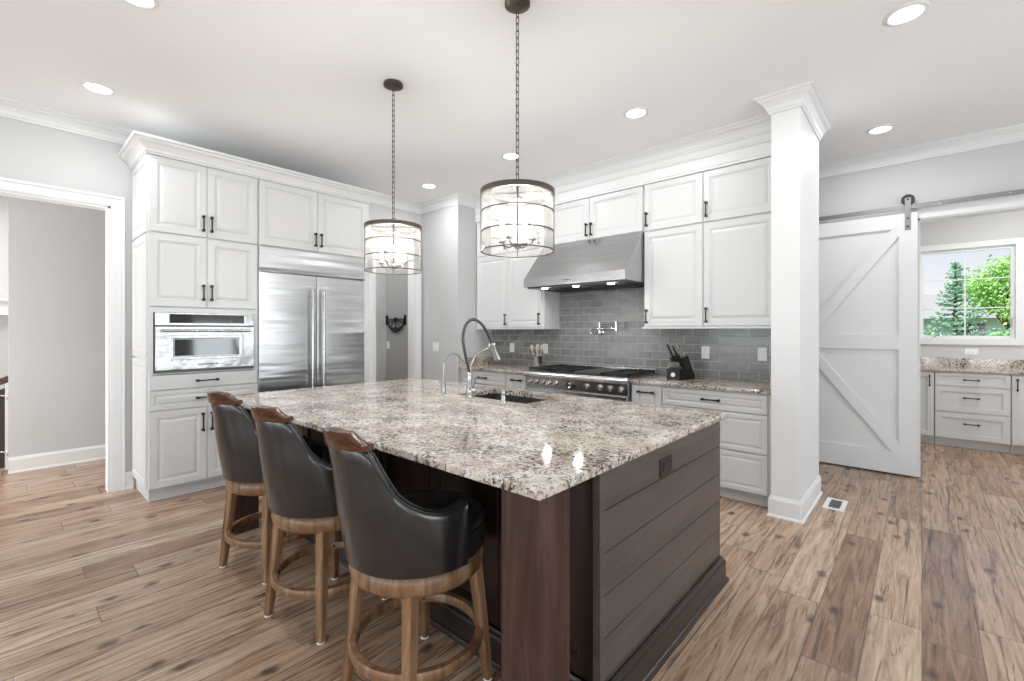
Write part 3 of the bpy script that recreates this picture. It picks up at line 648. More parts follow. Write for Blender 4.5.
# ------------------------------------------------------------------ island
isl = thing('kitchen_island', (-2.19, 2.0, 0), 'large dark-stained kitchen island with shiplap end and square corner posts', 'kitchen island')
IX0, IX1, IY0, IY1, IT = -3.56, -.845, 1.38, 2.615, .884
SX0, SX1, SY0, SY1 = -2.44, -1.805, 2.145, 2.52      # sink opening
w = MB(); w.box(IX0, IX1, IY0, IY0 + .02, .1, IT); w.box(IX0, IX1, IY1 - .02, IY1, .1, IT); w.box(IX0, IX0 + .02, IY0 + .02, IY1 - .02, .1, IT); w.box(IX1 - .02, IX1, IY0 + .02, IY1 - .02, .1, IT); w.box(IX0, IX1, IY0, IY1, .09, .11)
w.box(IX0, IX1, IY0 + .02, 2.0, .1, .60); w.build('carcass', 'island_front', isl)
FI = F((0, IY0, 0), (1, 0, 0), (0, -1, 0))
ISH = [(0, 0), (0, .014), (.002, .016), (.06, .016), (.063, .012), (.068, .012), (.072, .006)]
n = 6; wd = (IX1 - IX0) / n
for k in range(n):
    dd = panel_mb(FI, IX0 + wd * k + .002, IX0 + wd * (k + 1) - .002, .14, .875, ISH).build('front_door', 'island_front', isl)
    hx = IX0 + wd * (k + (1 if k % 2 == 0 else 0)) + (-.03 if k % 2 == 0 else .03)
    w = MB(); w.lathe([(.007, 0), (.006, .014), (.015, .02), (.015, .026), (.0001, .029)], (hx, IY0 - .015, .80), 16, (0, -1, 0)); w.build('knob', 'nickel', dd, True)
FI2 = F((0, IY1, 0), (-1, 0, 0), (0, 1, 0))
for k in range(n): panel_mb(FI2, -IX1 + wd * k + .002, -IX1 + wd * (k + 1) - .002, .14, .875, ISH).build('back_door', 'island_front', isl)
FI3 = F((IX0, 0, 0), (0, -1, 0), (-1, 0, 0))
panel_mb(FI3, -IY1 + .01, -IY0 - .01, .14, .875, ISH).build('left_panel', 'island_front', isl)
w = MB()
for k in range(6):
    z1 = IT - .148 * k - .0015; z0 = max(z1 - .1445, .02)
    w.box(IX1, -.820, IY0 + .012, IY1, z0, z1, .0015)
w.box(IX1, -.826, IY0 + .012, IY1, .02, IT - .001); w.build('shiplap_panel', 'shiplap', isl)
w = MB(); w.box(IX1, -.817, IY0 - .018, IY0 + .012, 0, IT - .0005, .002); w.build('corner_stile', 'shiplap', isl)
bp = [(0, 0), (.034, 0), (.034, .012), (.028, .022), (.022, .024), (.022, .105), (.018, .118), (.010, .124), (.006, .135), (0, .135)]
def island_base(path):
    P = [Vector(p) for p in path]; rings = []
    for i, p in enumerate(P):
        ds = ([(P[i] - P[i - 1]).normalized()] if i else []) + ([(P[i + 1] - P[i]).normalized()] if i < len(P) - 1 else [])
        ns = [Vector((-d.y, d.x)) for d in ds]; k = ns[0] if len(ns) == 1 else (ns[0] + ns[1]) / (1 + ns[0].dot(ns[1]))
        rings.append([(p.x + k.x * a, p.y + k.y * a, z) for a, z in bp])
    return MB().rings(rings)
island_base([(IX0, IY1), (-.818, IY1), (-.818, IY0 - .017), (IX0, IY0 - .017), (IX0, IY1)]).build('base_moulding', 'island_base', isl)
for x0 in (-.972, -3.56):
    MB().box(x0, x0 + .15, 1.035, 1.19, 0, IT, .003).build('corner_post', 'post_wood', isl)
for px in (-.88,): pass

ct = MB(); CX0, CX1, CY0, CY1 = -3.59, -.79, 1.0, 2.645
def slab(o, i, z0, z1):      # slab with a rectangular hole, thin bevel outside
    (a0, a1, b0, b1), (c0, c1, d0, d1) = o, i
    def oc_(e): return [(a0 + e, b0 + e), (a1 - e, b0 + e), (a1 - e, b1 - e), (a0 + e, b1 - e)]
    ic = [(c0, d0), (c1, d0), (c1, d1), (c0, d1)]
    seq = [(ic, z0), (oc_(.006), z0), (oc_(.0015), z0 + .003), (oc_(0), z0 + .008), (oc_(0), z1 - .008), (oc_(.0015), z1 - .003), (oc_(.006), z1), (ic, z1), (ic, z0)]
    ct.rings([[(x, y, z) for x, y in p] for p, z in seq], cap=False)
slab((CX0, CX1, CY0, CY1), (SX0, SX1, SY0, SY1), .8845, .9145)
tag(ct.build('island_countertop', 'granite'), 'long polished cream and grey granite worktop on the dark island', 'countertop')

w = MB(); e = .02
def rect(x0, x1, y0, y1, z): return [(x0, y0, z), (x1, y0, z), (x1, y1, z), (x0, y1, z)]
w.rings([rect(SX0 - e, SX1 + e, SY0 - e, SY1 + e, .8843), rect(SX0 - e, SX1 + e, SY0 - e, SY1 + e, .66), rect(SX0 + e, SX1 - e, SY0 + e, SY1 - e, .655)][:2] + [], cap=False)
w.rings([rect(SX0 - e, SX1 + e, SY0 - e, SY1 + e, .66), rect(SX0 - e, SX1 + e, SY0 - e, SY1 + e, .8843), rect(SX0 - .004, SX1 + .004, SY0 - .004, SY1 + .004, .8843), rect(SX0 + .004, SX1 - .004, SY0 + .004, SY1 - .004, .69), rect(SX0 + .03, SX1 - .03, SY0 + .03, SY1 - .03, .68)])
sk = tag(w.build('sink', 'sink_dark'), 'dark undermount sink set into the island granite', 'sink')
MB().lathe([(.045, 0), (.045, .003), (.03, .004), (.028, .001), (.0001, .001)], ((SX0 + SX1) / 2, 2.34, .6802), 24).build('drain', 'chrome', sk, True)

fx, fy, fz_ = -2.247, 2.085, .9145
fa = thing('kitchen_faucet', (fx, fy, fz_), 'tall nickel pull-down faucet with dark spring neck behind the island sink', 'faucet')
w = MB(); w.lathe([(.030, 0), (.030, .006), (.024, .012), (.021, .05), (.021, .075), (.018, .08), (.018, .15), (.020, .152), (.020, .165), (.014, .172), (.0001, .172)], (fx, fy, fz_)); w.build('base', 'nickel', fa, True)
pts = [(0, .165), (-.02, .23), (-.048, .33), (-.058, .40), (-.045, .462), (-.012, .507), (.035, .523), (.08, .512), (.125, .482), (.175, .42), (.212, .355)]
def smoothp(P, n=6):
    out = []
    for i in range(len(P) - 1):
        p0, p1, p2, p3 = [Vector(P[max(0, min(len(P) - 1, j))]) for j in (i - 1, i, i + 1, i + 2)]
        for k in range(n):
            t_ = k / n; out.append(.5 * ((2 * p1) + (p2 - p0) * t_ + (2 * p0 - 5 * p1 + 4 * p2 - p3) * t_ ** 2 + (3 * p1 - p0 - 3 * p2 + p3) * t_ ** 3))
    return out + [Vector(P[-1])]
sp_ = smoothp([(fx, fy + a, fz_ + z) for a, z in pts], 14)
w = MB(); w.tube(sp_, [.0088 + .0020 * (i % 2) for i in range(len(sp_))], 10); w.build('spring_neck', 'steel_dark', fa, True)
w = MB(); dd = Vector((0, .55, -1)).normalized(); p0 = Vector((fx, fy + .208, fz_ + .362))
w.tube([p0, p0 + dd * .02, p0 + dd * .06, p0 + dd * .09, p0 + dd * .13, p0 + dd * .135], [.014, .018, .018, .021, .025, .020], 16); w.build('spray_head', 'nickel', fa, True)
w = MB(); w.tube([(fx, fy, fz_ + .15), (fx, fy + .012, fz_ + .215), (fx, fy + .06, fz_ + .285), (fx, fy + .13, fz_ + .31), (fx, fy + .205, fz_ + .335)], .0065); w.cone((fx, fy + .213, fz_ + .352), (fx, fy + .229, fz_ + .323), .0225); w.build('docking_arm', 'nickel', fa, True)
w = MB(); w.cone((fx, fy, fz_ + .062), (fx + .045, fy - .01, fz_ + .066), .012); w.tube([(fx + .045, fy - .01, fz_ + .066), (fx + .06, fy - .015, fz_ + .09), (fx + .075, fy - .02, fz_ + .14)], [.006, .006, .005]); w.build('lever', 'nickel', fa, True)

gx, gy = -2.52, 2.09
f2 = thing('filter_faucet', (gx, gy, fz_), 'slim gooseneck water faucet left of the tall spring faucet', 'faucet')
w = MB(); w.lathe([(.020, 0), (.020, .004), (.016, .007), (.0145, .085), (.012, .09), (.0001, .09)], (gx, gy, fz_)); w.build('base', 'nickel', f2, True)
gp = [(0, .085), (0, .18), (.005, .225), (.035, .268), (.085, .283), (.135, .268), (.165, .225), (.170, .19)]
w = MB(); w.tube(smoothp([(gx, gy + a, fz_ + z) for a, z in gp], 8), .006); w.build('spout', 'nickel', f2, True)
w = MB(); w.cone((gx, gy, fz_ + .06), (gx - .04, gy - .005, fz_ + .062), .006); w.cone((gx - .038, gy - .005, fz_ + .056), (gx - .042, gy - .005, fz_ + .095), .005); w.build('lever', 'nickel', f2, True)

sx, sy = -1.93, 2.075
sd = thing('soap_dispenser', (sx, sy, fz_), 'short nickel soap pump on the granite beside the sink', 'soap dispenser')
w = MB(); w.lathe([(.021, 0), (.021, .004), (.016, .008), (.015, .045), (.009, .05), (.009, .062), (.0001, .062)], (sx, sy, fz_)); w.build('base', 'nickel', sd, True)
w = MB(); w.lathe([(.013, .058), (.014, .075), (.010, .082), (.0001, .082)], (sx, sy, fz_)); w.tube([(sx, sy, fz_ + .072), (sx, sy + .05, fz_ + .074), (sx, sy + .085, fz_ + .062)], [.007, .006, .005]); w.build('pump_head', 'nickel', sd, True)

FS = F((-.820, 0, 0), (0, 1, 0), (1, 0, 0))
outlet('island_outlet', FS, 1.902, .782, 'black outlet on the shiplap end of the island', 'outlet', 'outlet', 'black_plastic', True)

# ------------------------------------------------------------------ bar stools
def make_stool(label):
    t_ = thing('bar_stool', (0, 0, 0), label, 'bar stool', 'swivel bar stools at the island')
    for sx_ in (-1, 1):
        for sy_ in (-1, 1):
            w = MB(); rings = []
            for z, p, h in ((0.008, .190, .0165), (.03, .1885, .017), (.25, .172, .021), (.485, .152, .024)):
                c = .006
                rings.append([(sx_ * p + dx * h, sy_ * p + dy * h, z) for dx, dy in ((-1, -.7), (-.7, -1), (.7, -1), (1, -.7), (1, .7), (.7, 1), (-.7, 1), (-1, .7))])
            w.rings(rings); lg = w.build('leg', 'stool_wood', t_)
            MB().lathe([(.017, 0), (.019, .003), (.016, .010), (.0001, .010)], (sx_ * .190, sy_ * .190, 0), 16).build('foot_glide', 'white_plastic', lg, True)
            a = math.atan2(sy_, sx_); w = MB(); w.lathe([(.008, 0), (.007, .004), (.0001, .006)], (.224 * math.cos(a), .224 * math.sin(a), .20), 12, (-math.cos(a), -math.sin(a), 0)); w.build('bolt', 'pewter', lg, True)
    MB().loop_lathe([(.223, .184), (.2485, .180), (.253, .186), (.253, .212), (.248, .219), (.227, .219), (.223, .214)], (0, 0, 0), 56).build('footrest_ring', 'stool_wood', t_, True)
    MB().lathe([(.12, .452), (.20, .455), (.235, .462), (.247, .476), (.252, .498), (.248, .524), (.240, .536), (.0001, .536)], (0, 0, 0), 56).build('seat_ring', 'stool_wood', t_, True)
    w = MB(); n = 56; prof = [(.93, .536), (.985, .548), (1.0, .575), (1.0, .625), (.97, .655), (.90, .668), (.5, .678), (.0005, .68)]
    w.rings([[(r * .248 * math.cos(2 * math.pi * i / n), r * (.248 * math.sin(2 * math.pi * i / n)) + .018 * r, z) for i in range(n)] for r, z in prof]); cu = w.build('seat_cushion', 'leather', t_, True)
    w = MB(); w.tube([(.2495 * math.cos(2 * math.pi * i / n), .2495 * math.sin(2 * math.pi * i / n) + .018, .632) for i in range(n)], .005, 8, True); w.build('piping', 'leather', cu, True)
    ZT = [(0, .985), (28, .98), (34, .955), (40, .885), (46, .825), (54, .788), (64, .760), (76, .746), (85, .750), (93, .764)]
    def zt(p):
        p = abs(p)
        for (a, x), (b_, y) in zip(ZT, ZT[1:]):
            if p <= b_: t2 = (p - a) / (b_ - a); return x + (y - x) * t2
        return ZT[-1][1]
    PH = 93
    def P(ph, z, off):
        h = max(0, (z - .545) / .44); a = R(ph)
        r = .262 + off + .012 * math.sin(min(1, h * 1.3) * math.pi) * .6
        flat = .02 * max(0, math.cos(a)) ** 4 * h
        back = (.105 * h ** 1.15) * (max(0, math.cos(a * .85))) ** .9
        x = r * math.sin(a) * (1 - .22 * h ** 1.5 * max(0, math.cos(a)) ** .5); y = -r * math.cos(a) + flat - back
        return (x, y, z)
    w = MB(); rings = []; NP = 60; NZ = 12; T = .040
    for i in range(NP + 1):
        ph = -PH + 2 * PH * i / NP; top = zt(ph); c = []
        e = 1.0
        for k in range(NZ + 1): c.append(P(ph, .542 + (top - .012 - .542) * k / NZ, -.0 if e == 1 else -.006))
        for off, dz in ((-.004, -.004), (-.014, .002), (-.026, .002), (-T + .003, -.004)): c.append(P(ph, top + dz, off))
        for k in range(NZ, -1, -1): c.append(P(ph, .542 + (top - .012 - .542) * k / NZ, -T if e == 1 else -T + .006))
        rings.append(c)
    w.rings(rings); bk = w.build('backrest', 'leather', t_, True)
    for nm, off in (('piping', -.003), ('piping', -T + .003)):
        w = MB(); w.tube([P(-PH + 2 * PH * i / NP, zt(-PH + 2 * PH * i / NP) - .002, off) for i in range(NP + 1)], .0048, 8); w.build(nm, 'leather', bk, True)
    w = MB(); rings = []; NC = 36
    for i in range(NC + 1):
        u_ = -1 + 2 * i / NC; ph = u_ * 35.5; zb = .974; c = []
        k_ = max(0, min(1, (1 - abs(u_) - .08) / .42)); k_ = k_ * k_ * (3 - 2 * k_)
        hgt = zb + .028 + .036 * k_ - .008 * abs(u_)
        for off, z in ((.004, zb), (.008, zb + .004), (.008, hgt - .004), (.004, hgt), (-.038, hgt), (-.043, hgt - .004), (-.043, zb + .004), (-.039, zb)): c.append(P(ph, z, off))
        rings.append(c)
    w.rings(rings); w.build('crest_rail', 'crest_wood', t_, True)
    return t_
st = make_stool('black leather bar stool nearest the dark corner post of the island')
spots = [((-1.45, 1.075), 2), ((-2.18, 1.08), 12), ((-2.87, 1.09), 15)]
labels = [None, 'middle black leather bar stool of the three along the island', 'black leather bar stool nearest the white tall cabinet']
for i, ((x, y), a) in enumerate(spots):
    o = st if i == 0 else copy_tree(st)
    o.location = (x, y, 0); o.rotation_euler = (0, 0, R(a))
    if labels[i]: o['label'] = labels[i]

# ------------------------------------------------------------------ pendants
def make_pendant(label):
    t_ = thing('pendant_light', (0, 0, H), label, 'pendant light', 'glass drum pendants over the island')
    z = lambda v: H + v
    MB().lathe([(.0001, z(-.001)), (.062, z(-.001)), (.066, z(-.008)), (.066, z(-.02)), (.05, z(-.028)), (.014, z(-.034)), (.01, z(-.05)), (.0001, z(-.05))], (0, 0, 0), 32).build('canopy', 'bronze', t_, True)
    ztop = 2.085; w = MB(); top = z(-.046); bot = ztop + .055; nl = 25; L = (top - bot) / nl
    for k in range(nl):
        zc = top - (k + .5) * L; hh = L * .5 + .0035; rr = .0085; pts_ = []
        for q_ in range(14):
            a = 2 * math.pi * q_ / 14; u_, v_ = rr * math.cos(a), (hh - rr) * (1 if math.sin(a) >= 0 else -1) + rr * math.sin(a)
            pts_.append((u_, 0, zc + v_) if k % 2 else (0, u_, zc + v_))
        w.tube(pts_, .0024, 6, True)
    w.build('chain', 'bronze', t_, True, weld=False)
    w = MB(); w.tube([(.018 * math.cos(a), 0, ztop + .036 + .018 * math.sin(a)) for a in [2 * math.pi * k / 20 for k in range(20)]], .0035, 8, True); w.cone((0, 0, ztop - .005), (0, 0, ztop + .02), .007); w.build('loop', 'bronze', t_, True)
    RD = .188
    MB().loop_lathe([(RD - .004, ztop - .026), (RD + .006, ztop - .026), (RD + .006, ztop), (RD - .004, ztop)], (0, 0, 0), 64).build('top_band', 'bronze', t_, True)
    w = MB()
    for k in range(4): a = k * math.pi / 2 + .55; w.cone((0, 0, ztop - .008), ((RD - .002) * math.cos(a), (RD - .002) * math.sin(a), ztop - .008), .0045, seg=8)
    w.build('top_spoke', 'bronze', t_, True)
    zb = ztop - .315
    g = MB().loop_lathe([(RD - .005, zb + .004), (RD - .001, zb + .004), (RD - .001, ztop - .01), (RD - .005, ztop - .01)], (0, 0, 0), 64).build('glass_shade', 'shade_glass', t_, True)
    for zz in (zb, zb + .098, zb + .20):
        MB().loop_lathe([(RD - .001, zz), (RD + .003, zz), (RD + .003, zz + .0055), (RD - .001, zz + .0055)], (0, 0, 0), 64).build('hoop', 'bronze', t_, True)
    for k in range(4):
        a = k * math.pi / 2 + math.atan2(-1.79, 1.565); MB().cone(((RD + .001) * math.cos(a), (RD + .001) * math.sin(a), zb), ((RD + .001) * math.cos(a), (RD + .001) * math.sin(a), ztop - .02), .0030, seg=8).build('rod', 'bronze', t_, True)
    w = MB(); w.cone((0, 0, zb + .035), (0, 0, ztop - .004), .0055); w.lathe([(.0001, zb + .012), (.008, zb + .014), (.022, zb + .03), (.022, zb + .045), (.008, zb + .055), (.0001, zb + .055)], (0, 0, 0), 20); w.lathe([(.045, ztop - .05), (.03, ztop - .035), (.0001, ztop - .033)], (0, 0, 0)); w.build('stem', 'nickel', t_, True)
    for k in range(4):
        a = k * math.pi / 2 + .25; ca, sa = math.cos(a), math.sin(a)
        w = MB(); w.tube([(.015 * ca, .015 * sa, zb + .038), (.05 * ca, .05 * sa, zb + .028), (.085 * ca, .085 * sa, zb + .04), (.09 * ca, .09 * sa, zb + .06)], .0042, 8); w.lathe([(.016, zb + .055), (.018, zb + .06), (.011, zb + .066), (.0001, zb + .066)], (.09 * ca, .09 * sa, 0), 16); ar = w.build('arm', 'bronze', t_, True)
        MB().cone((.09 * ca, .09 * sa, zb + .062), (.09 * ca, .09 * sa, zb + .135), .0105, seg=14).build('candle_sleeve', 'candle', ar, True)
        w = MB(); w.lathe([(.0001, zb + .134), (.007, zb + .135), (.013, zb + .155), (.012, zb + .172), (.005, zb + .192), (.0001, zb + .20)], (.09 * ca, .09 * sa, 0), 14); w.build('bulb', 'bulb', ar, True)
    l = lamp('POINT', 'pendant_lamp', (0, 0, 0), (0, 0, 0), 19, color=(1, .97, .93), shadow_soft_size=.04); l.parent = t_; l.location = (0, 0, zb + .19 - H)
    return t_
pd = make_pendant('glass drum pendant nearest the stainless range hood')
p2 = copy_tree(pd); p2['label'] = 'glass drum pendant nearest the stainless refrigerator'
pd.location = (-1.565, 1.79, H); p2.location = (-2.72, 1.81, H); p2.rotation_euler = (0, 0, math.atan2(-1.81, 2.72) - math.atan2(-1.79, 1.565))

# ------------------------------------------------------------------ recessed ceiling lights
def make_can(label):
    t_ = thing('recessed_light', (0, 0, H), label, 'ceiling light', 'recessed ceiling lights')
    MB().loop_lathe([(.072, H), (.072, H - .004), (.080, H - .009), (.096, H - .004), (.098, H)], (0, 0, 0), 40).build('trim_ring', 'trim_white', t_, True)
    MB().lathe([(.0001, H - .003), (.074, H - .003), (.074, H - .0005), (.0001, H - .0005)], (0, 0, 0), 40).build('diffuser', 'led', t_, True)
    l = lamp('AREA', 'recessed_lamp', (0, 0, 0), (0, 0, 0), 9, .14, color=(.97, .98, 1)); l.parent = t_; l.location = (0, 0, -.014)
    return t_
c0 = make_can('large recessed light in the ceiling right of the white pillar top')
cans = [(-.064, 3.10), (-.263, 4.98), (-1.672, 3.325), (-2.992, 3.328), (-4.332, 3.371), (-4.32, .458), (-2.99, .46)]
cl_ = [None, 'recessed light between the white pillar and the barn door rail', 'recessed light in front of the cabinets above the knife block', 'recessed light seen just behind the nearer pendant chain', 'recessed light in the ceiling corner above the filter faucet wall', 'recessed light in the ceiling before the cased hall opening', 'recessed light cut by the top edge above the oven cabinet']
for i, (x, y) in enumerate(cans):
    o = c0 if i == 0 else copy_tree(c0); o.location = (x, y, H)
    if cl_[i]: o['label'] = cl_[i]
c0.location = (-.064, 3.258, H)

# ------------------------------------------------------------------ barn door and rail
bd = thing('barn_door', (-.52, 5.64, .012), 'tall white sliding barn door with diagonal bracing hung from a steel rail', 'door')
bx0, bx1, bz0, bz1, yf = -1.03, -.03, .014, 2.462, 5.655
MB().box(bx0, bx1, yf + .006, yf + .036, bz0, bz1).build('door_panel', 'trim_white', bd)
w = MB(); w.box(bx0, bx0 + .135, yf - .016, yf + .006, bz0, bz1, .001); w.build('stile', 'trim_white', bd)
w = MB(); w.box(bx1 - .135, bx1, yf - .016, yf + .006, bz0, bz1, .001); w.build('stile', 'trim_white', bd)
rx0, rx1 = bx0 + .135, bx1 - .135; zm = 1.255
for z0, z1 in ((bz0, bz0 + .21), (zm - .07, zm + .07), (bz1 - .14, bz1)): MB().box(rx0, rx1, yf - .016, yf + .006, z0, z1, .001).build('rail', 'trim_white', bd)
def brace(xa, za, xb, zb):
    d_ = Vector((xb - xa, zb - za)); 
    w = MB(); w.prism([(xa, za - .075), (xb, zb - .075), (xb, zb + .075), (xa, za + .075)], lambda a, b_, t_: (a, yf - .015 + .02 * t_, b_))
    geo = lambda: w.b.verts[:] + w.b.edges[:] + w.b.faces[:]
    for co, no in (((rx0, 0, 0), (-1, 0, 0)), ((rx1, 0, 0), (1, 0, 0)), ((0, 0, max(za, zb)), (0, 0, 1)), ((0, 0, min(za, zb)), (0, 0, -1))):
        r_ = bmesh.ops.bisect_plane(w.b, geom=geo(), plane_co=co, plane_no=no, clear_outer=True)
        bmesh.ops.holes_fill(w.b, edges=[g for g in r_['geom_cut'] if isinstance(g, bmesh.types.BMEdge)])
    w.build('diagonal_brace', 'trim_white', bd)
brace(rx0, zm + .07, rx1, bz1 - .14); brace(rx0, zm - .07, rx1, bz0 + .21)
for hx in (-.91, -.098):
    w = MB(); w.box(hx - .022, hx + .022, yf - .021, yf - .0155, 2.30, 2.60, .002); hg = w.build('hanger_strap', 'rail_steel', bd)
    w = MB(); w.lathe([(.050, 0), (.050, .005), (.040, .010), (.040, .014), (.050, .019), (.050, .024), (.0001, .024)], (hx, yf + .014, 2.585), 28, (0, -1, 0)); w.build('wheel', 'black_plastic', hg, True)
    for z in (2.335, 2.41, 2.585): MB().lathe([(.009, 0), (.008, .006), (.0001, .007)], (hx, yf - .0205, z), 12, (0, -1, 0)).build('bolt', 'pewter', hg, True)
br_ = thing('barn_door_rail', (.0, 5.68, 2.495), 'flat steel sliding rail on the wall above the barn door', 'rail')
MB().box(-1.6, 1.6, 5.645, 5.652, 2.497, 2.537).build('track', 'rail_steel', br_)
for x in (-1.45, -.75, .12, .55, 1.3):
    MB().cone((x, 5.72, 2.517), (x, 5.641, 2.517), .010, seg=12).build('standoff', 'nickel', br_, True)

# ------------------------------------------------------------------ laundry room cabinets
FLN = F((0, 7.42, 0), (1, 0, 0), (0, -1, 0))
def low(x0, x1, label):
    t_ = thing('base_cabinet', ((x0 + x1) / 2, 7.7, 0), label, 'cabinet'); MB().box(x0, x1, 7.42, 8.015, .1, .884).build('carcass', WH, t_); MB().box(x0, x1, 7.49, 8.015, 0, .1).build('toe_kick', WH, t_); return t_
l1 = low(-.42, .108, 'white shaker base cabinet partly behind the barn door edge')
door(FLN, -.415, -.157, .112, .872, l1, (-.19, .77, True), SHAKER); door(FLN, -.153, .104, .112, .872, l1, (.068, .77, True), SHAKER)
l2 = low(.112, .728, 'white shaker three-drawer base under the far window')
for z0, z1, hz in ((.722, .872, .797), (.42, .712, .59), (.112, .41, .29)):
    d = panel_mb(FLN, .116, .724, z0, z1, SHAKER if z1 - z0 > .2 else [(0, 0), (0, .018), (.002, .02), (.036, .02), (.038, .012)]).build('drawer', WH, l2); pull(FLN, .42, hz, d, False, .13)
l3 = low(.732, 1.40, 'white shaker base cabinet at the right under the far window')
door(FLN, .736, 1.064, .112, .872, l3, (.775, .77, True), SHAKER); door(FLN, 1.068, 1.396, .112, .872, l3, (1.10, .77, True), SHAKER)
w = MB(); w.box(-.43, 1.42, 7.385, 8.018, .884, .914, .005); w.box(-.43, 1.42, 7.998, 8.018, .9135, 1.02)
tag(w.build('countertop', 'granite'), 'speckled granite countertop with backsplash under the far window', 'countertop')
outlet('wall_outlet', F((0, 8.02, 0), (1, 0, 0), (0, -1, 0)), .455, 1.105, 'white outlet plate below the far window sill', wide=True)

# ------------------------------------------------------------------ small things
vt = thing('floor_vent', (-.505, 4.365, 0), 'small white rectangular floor register beside the pillar base', 'vent')
def ringbox(x0, x1, y0, y1, t_, z0, z1):
    w = MB(); w.rings([rect(x0 + t_, x1 - t_, y0 + t_, y1 - t_, z0), rect(x0, x1, y0, y1, z0), rect(x0 + .003, x1 - .003, y0 + .003, y1 - .003, z1), rect(x0 + t_, x1 - t_, y0 + t_, y1 - t_, z1), rect(x0 + t_, x1 - t_, y0 + t_, y1 - t_, z0)], cap=False); return w
ringbox(-.575, -.437, 4.225, 4.505, .032, 0.0005, .006).build('frame', 'trim_white', vt)
MB().box(-.543, -.469, 4.257, 4.473, .0005, .0015).build('opening', 'black_plastic', vt)
w = MB()
for k in range(9): w.box(-.543, -.469, 4.262 + k * .0245, 4.272 + k * .0245, .0015, .0045)
w.build('louver', 'nickel', vt)

ir = thing('iron_wall_rack', (-6.0, 4.06, 1.36), 'black iron half-round wall rack on the dark pantry wall', 'wall rack')
w = MB(); w.box(-6.245, -5.765, 4.025, 4.06, 1.535, 1.55); w.box(-6.25, -6.238, 4.02, 4.06, 1.45, 1.60); w.box(-5.772, -5.76, 4.02, 4.06, 1.45, 1.60); w.build('top_bar', 'dark_iron', ir)
w = MB(); w.tube([(-6.005 + .22 * math.cos(a), 4.035, 1.545 + .19 * math.sin(a)) for a in [math.pi + math.pi * k / 24 for k in range(25)]], .013, 8); w.prism([(-6.005 + .225 * math.cos(a), 1.545 + .2 * math.sin(a)) for a in [math.pi * 1.22 + math.pi * .56 * k / 16 for k in range(17)]], lambda a, b_, t_: (a, 4.03 + .012 * t_, b_)); w.build('half_rim', 'dark_iron', ir, True)
w = MB()
for a in (R(200), R(225), R(270), R(315), R(340)): w.cone((-6.005, 4.035, 1.535), (-6.005 + .2 * math.cos(a), 4.035, 1.545 + .19 * math.sin(a)), .008, seg=8)
w.sphere((-6.005, 4.035, 1.54), .03); w.build('spokes', 'dark_iron', ir, True)

gt = thing('stair_gate', (-6.72, 0.0, 0), 'dark wooden stair piece with chrome brackets at the left edge beyond the hall', 'stair gate')
w = MB(); w.prism([(-.45, .02), (.030, .02), (.030, .80), (-.45, .58)], lambda a, b_, t_: (-6.75 + .035 * t_, a, b_)); w.build('panel', 'dark_stain', gt)
w = MB(); w.prism([(-.50, .60), (.062, .86), (.062, .925), (-.50, .665)], lambda a, b_, t_: (-6.77 + .075 * t_, a, b_)); w.build('handrail', 'crest_wood', gt)
w = MB(); w.box(-6.76, -6.70, .030, .062, 0, .87, .002); w.build('post', 'trim_white', gt)
for z in (.72, .17):
    w = MB(); w.tube([(-6.69, -.05, z + .03), (-6.68, .0, z + .012), (-6.68, .04, z)], .008, 8); w.box(-6.70, -6.668, .035, .06, z - .03, z + .02, .002); w.build('bracket', 'chrome', gt, True)

# ------------------------------------------------------------------ outside
struct('lawn', MB().box(-14, 22, 8.3, 50, -.35, -.2), 'grass')
def leaves(mb, pts, size):
    for p in pts:
        p = Vector(p); d_ = Vector((random.gauss(0, 1), random.gauss(0, 1), random.gauss(0, 1))).normalized(); a = d_.orthogonal().normalized() * size * random.uniform(.6, 1.3); c = d_.cross(a) * .6
        vs = [mb.b.verts.new(p + q_) for q_ in (a, c, -a, -c)]; mb.b.faces.new(vs)
sx_, sy_, sz0, stop = .78, 20.0, -.2, 3.55
sprc = thing('spruce_tree', (sx_, sy_, sz0), 'green spruce tree standing outside the far window', 'tree')
MB().cone((sx_, sy_, sz0), (sx_, sy_, stop), .10, .012, 10).build('trunk', 'bark', sprc, True)
w = MB(); z = .2
while z < stop - .05:
    fr_ = (stop - z) / (stop - .2); L = .10 + .92 * fr_ ** .95; nb = 9
    for k in range(nb):
        a = random.uniform(0, 6.28); l_ = L * random.uniform(.7, 1.1); pts_ = []
        m_ = max(6, int(l_ * 42))
        for j in range(m_):
            t_ = (j + .5) / m_; r_ = l_ * t_; sw = .14 * (1 - t_) * l_ + .02
            for s_ in range(2): pts_.append((sx_ + r_ * math.cos(a) + random.uniform(-sw, sw), sy_ + r_ * math.sin(a) + random.uniform(-sw, sw), z + .12 * t_ * l_ - .10 * l_ * math.sin(t_ * 3) + random.uniform(-.035, .035)))
        leaves(w, pts_, .038)
    z += .17 * (.55 + .6 * fr_)
w.build('foliage', 'spruce_needles', sprc, weld=False)
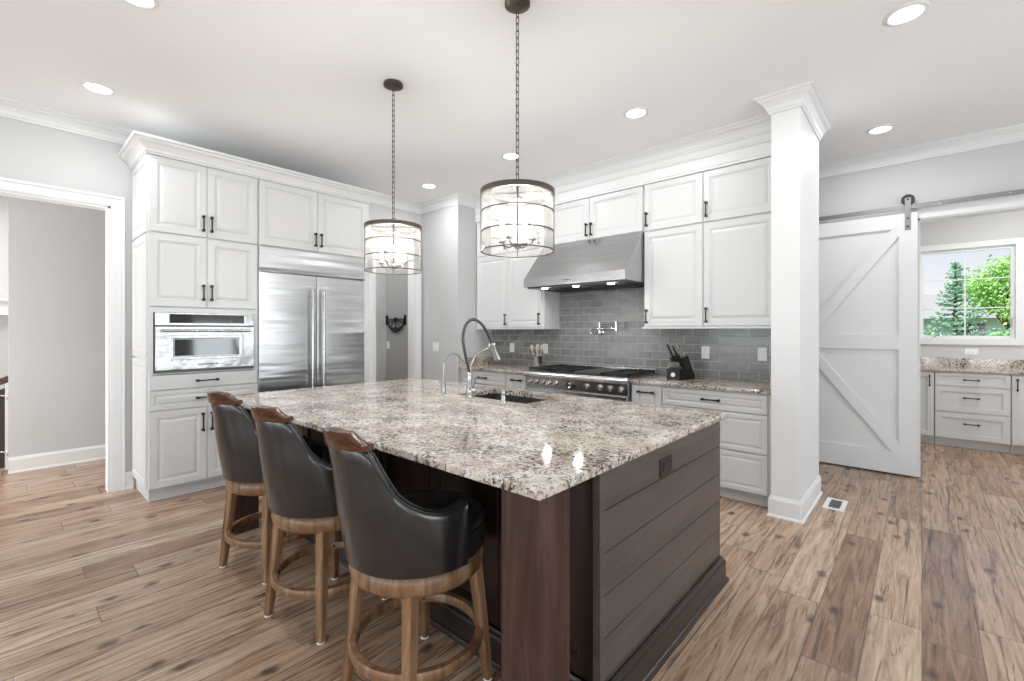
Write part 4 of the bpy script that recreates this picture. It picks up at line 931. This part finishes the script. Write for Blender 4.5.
def leafy(name, x, y, z0, zc, r, n, size, m_, label, cat, th=.09):
    t_ = thing(name, (x, y, z0), label, cat); w = MB(); w.cone((x, y, z0), (x, y, zc), th, th * .5, 10)
    for k in range(7): a = k * .9; w.cone((x, y, z0 + (zc - z0) * .55), (x + r * .6 * math.cos(a), y + r * .6 * math.sin(a), zc + r * .3 * math.sin(k * 2.1)), th * .4, th * .15, 8)
    w.build('trunk', 'bark', t_, True); w = MB(); bl = []
    for k in range(26):
        a, u_ = random.uniform(0, 6.28), random.uniform(-1, 1); rr = r * random.uniform(.35, .85); s_ = math.sqrt(1 - u_ * u_); bl.append((x + rr * s_ * math.cos(a), y + rr * s_ * math.sin(a), zc + rr * u_ * .95))
    P_ = []
    for k in range(n):
        b_ = random.choice(bl); q_ = r * .3; P_.append(tuple(c + random.gauss(0, q_ * .55) for c in b_))
    P_ = [p for p in P_ if p[2] > z0 + .05]; leaves(w, P_, size); w.build('foliage', m_, t_, weld=False)
leafy('maple_tree', 2.25, 23.5, -.2, 2.75, 1.4, 7000, .06, 'maple_leaves', 'bright green leafy tree right of the spruce outside the window', 'tree')
leafy('shrub', 1.75, 18.0, -.2, .85, .62, 2600, .05, 'bush_leaves', 'round green shrub outside at the lower right of the window', 'shrub', .04)
leafy('shrub', .05, 17.5, -.2, .8, .60, 2600, .05, 'bush_leaves', 'green shrub outside at the lower left of the window', 'shrub', .04)
leafy('shrub', .95, 15.6, -.2, .72, .55, 2400, .05, 'maple_leaves', 'light green shrub in front of the spruce trunk outside', 'shrub', .04)
nh = thing('neighbor_house', (1.0, 37, -.2), 'pale grey house with a dark roof far beyond the trees', 'house')
MB().box(-6, 9, 35, 41, -.2, 2.1).build('wall', 'siding', nh)
w = MB(); w.prism([(34.4, 2.05), (41.6, 2.05), (38, 3.6)], lambda a, b_, t_: (-6.4 + 15.8 * t_, a, b_)); w.build('roof', 'shingle', nh)
for x in (-1.2, 1.6, 4.2): MB().box(x, x + .9, 34.96, 35.02, .7, 1.8).build('window', 'black_glass', nh)
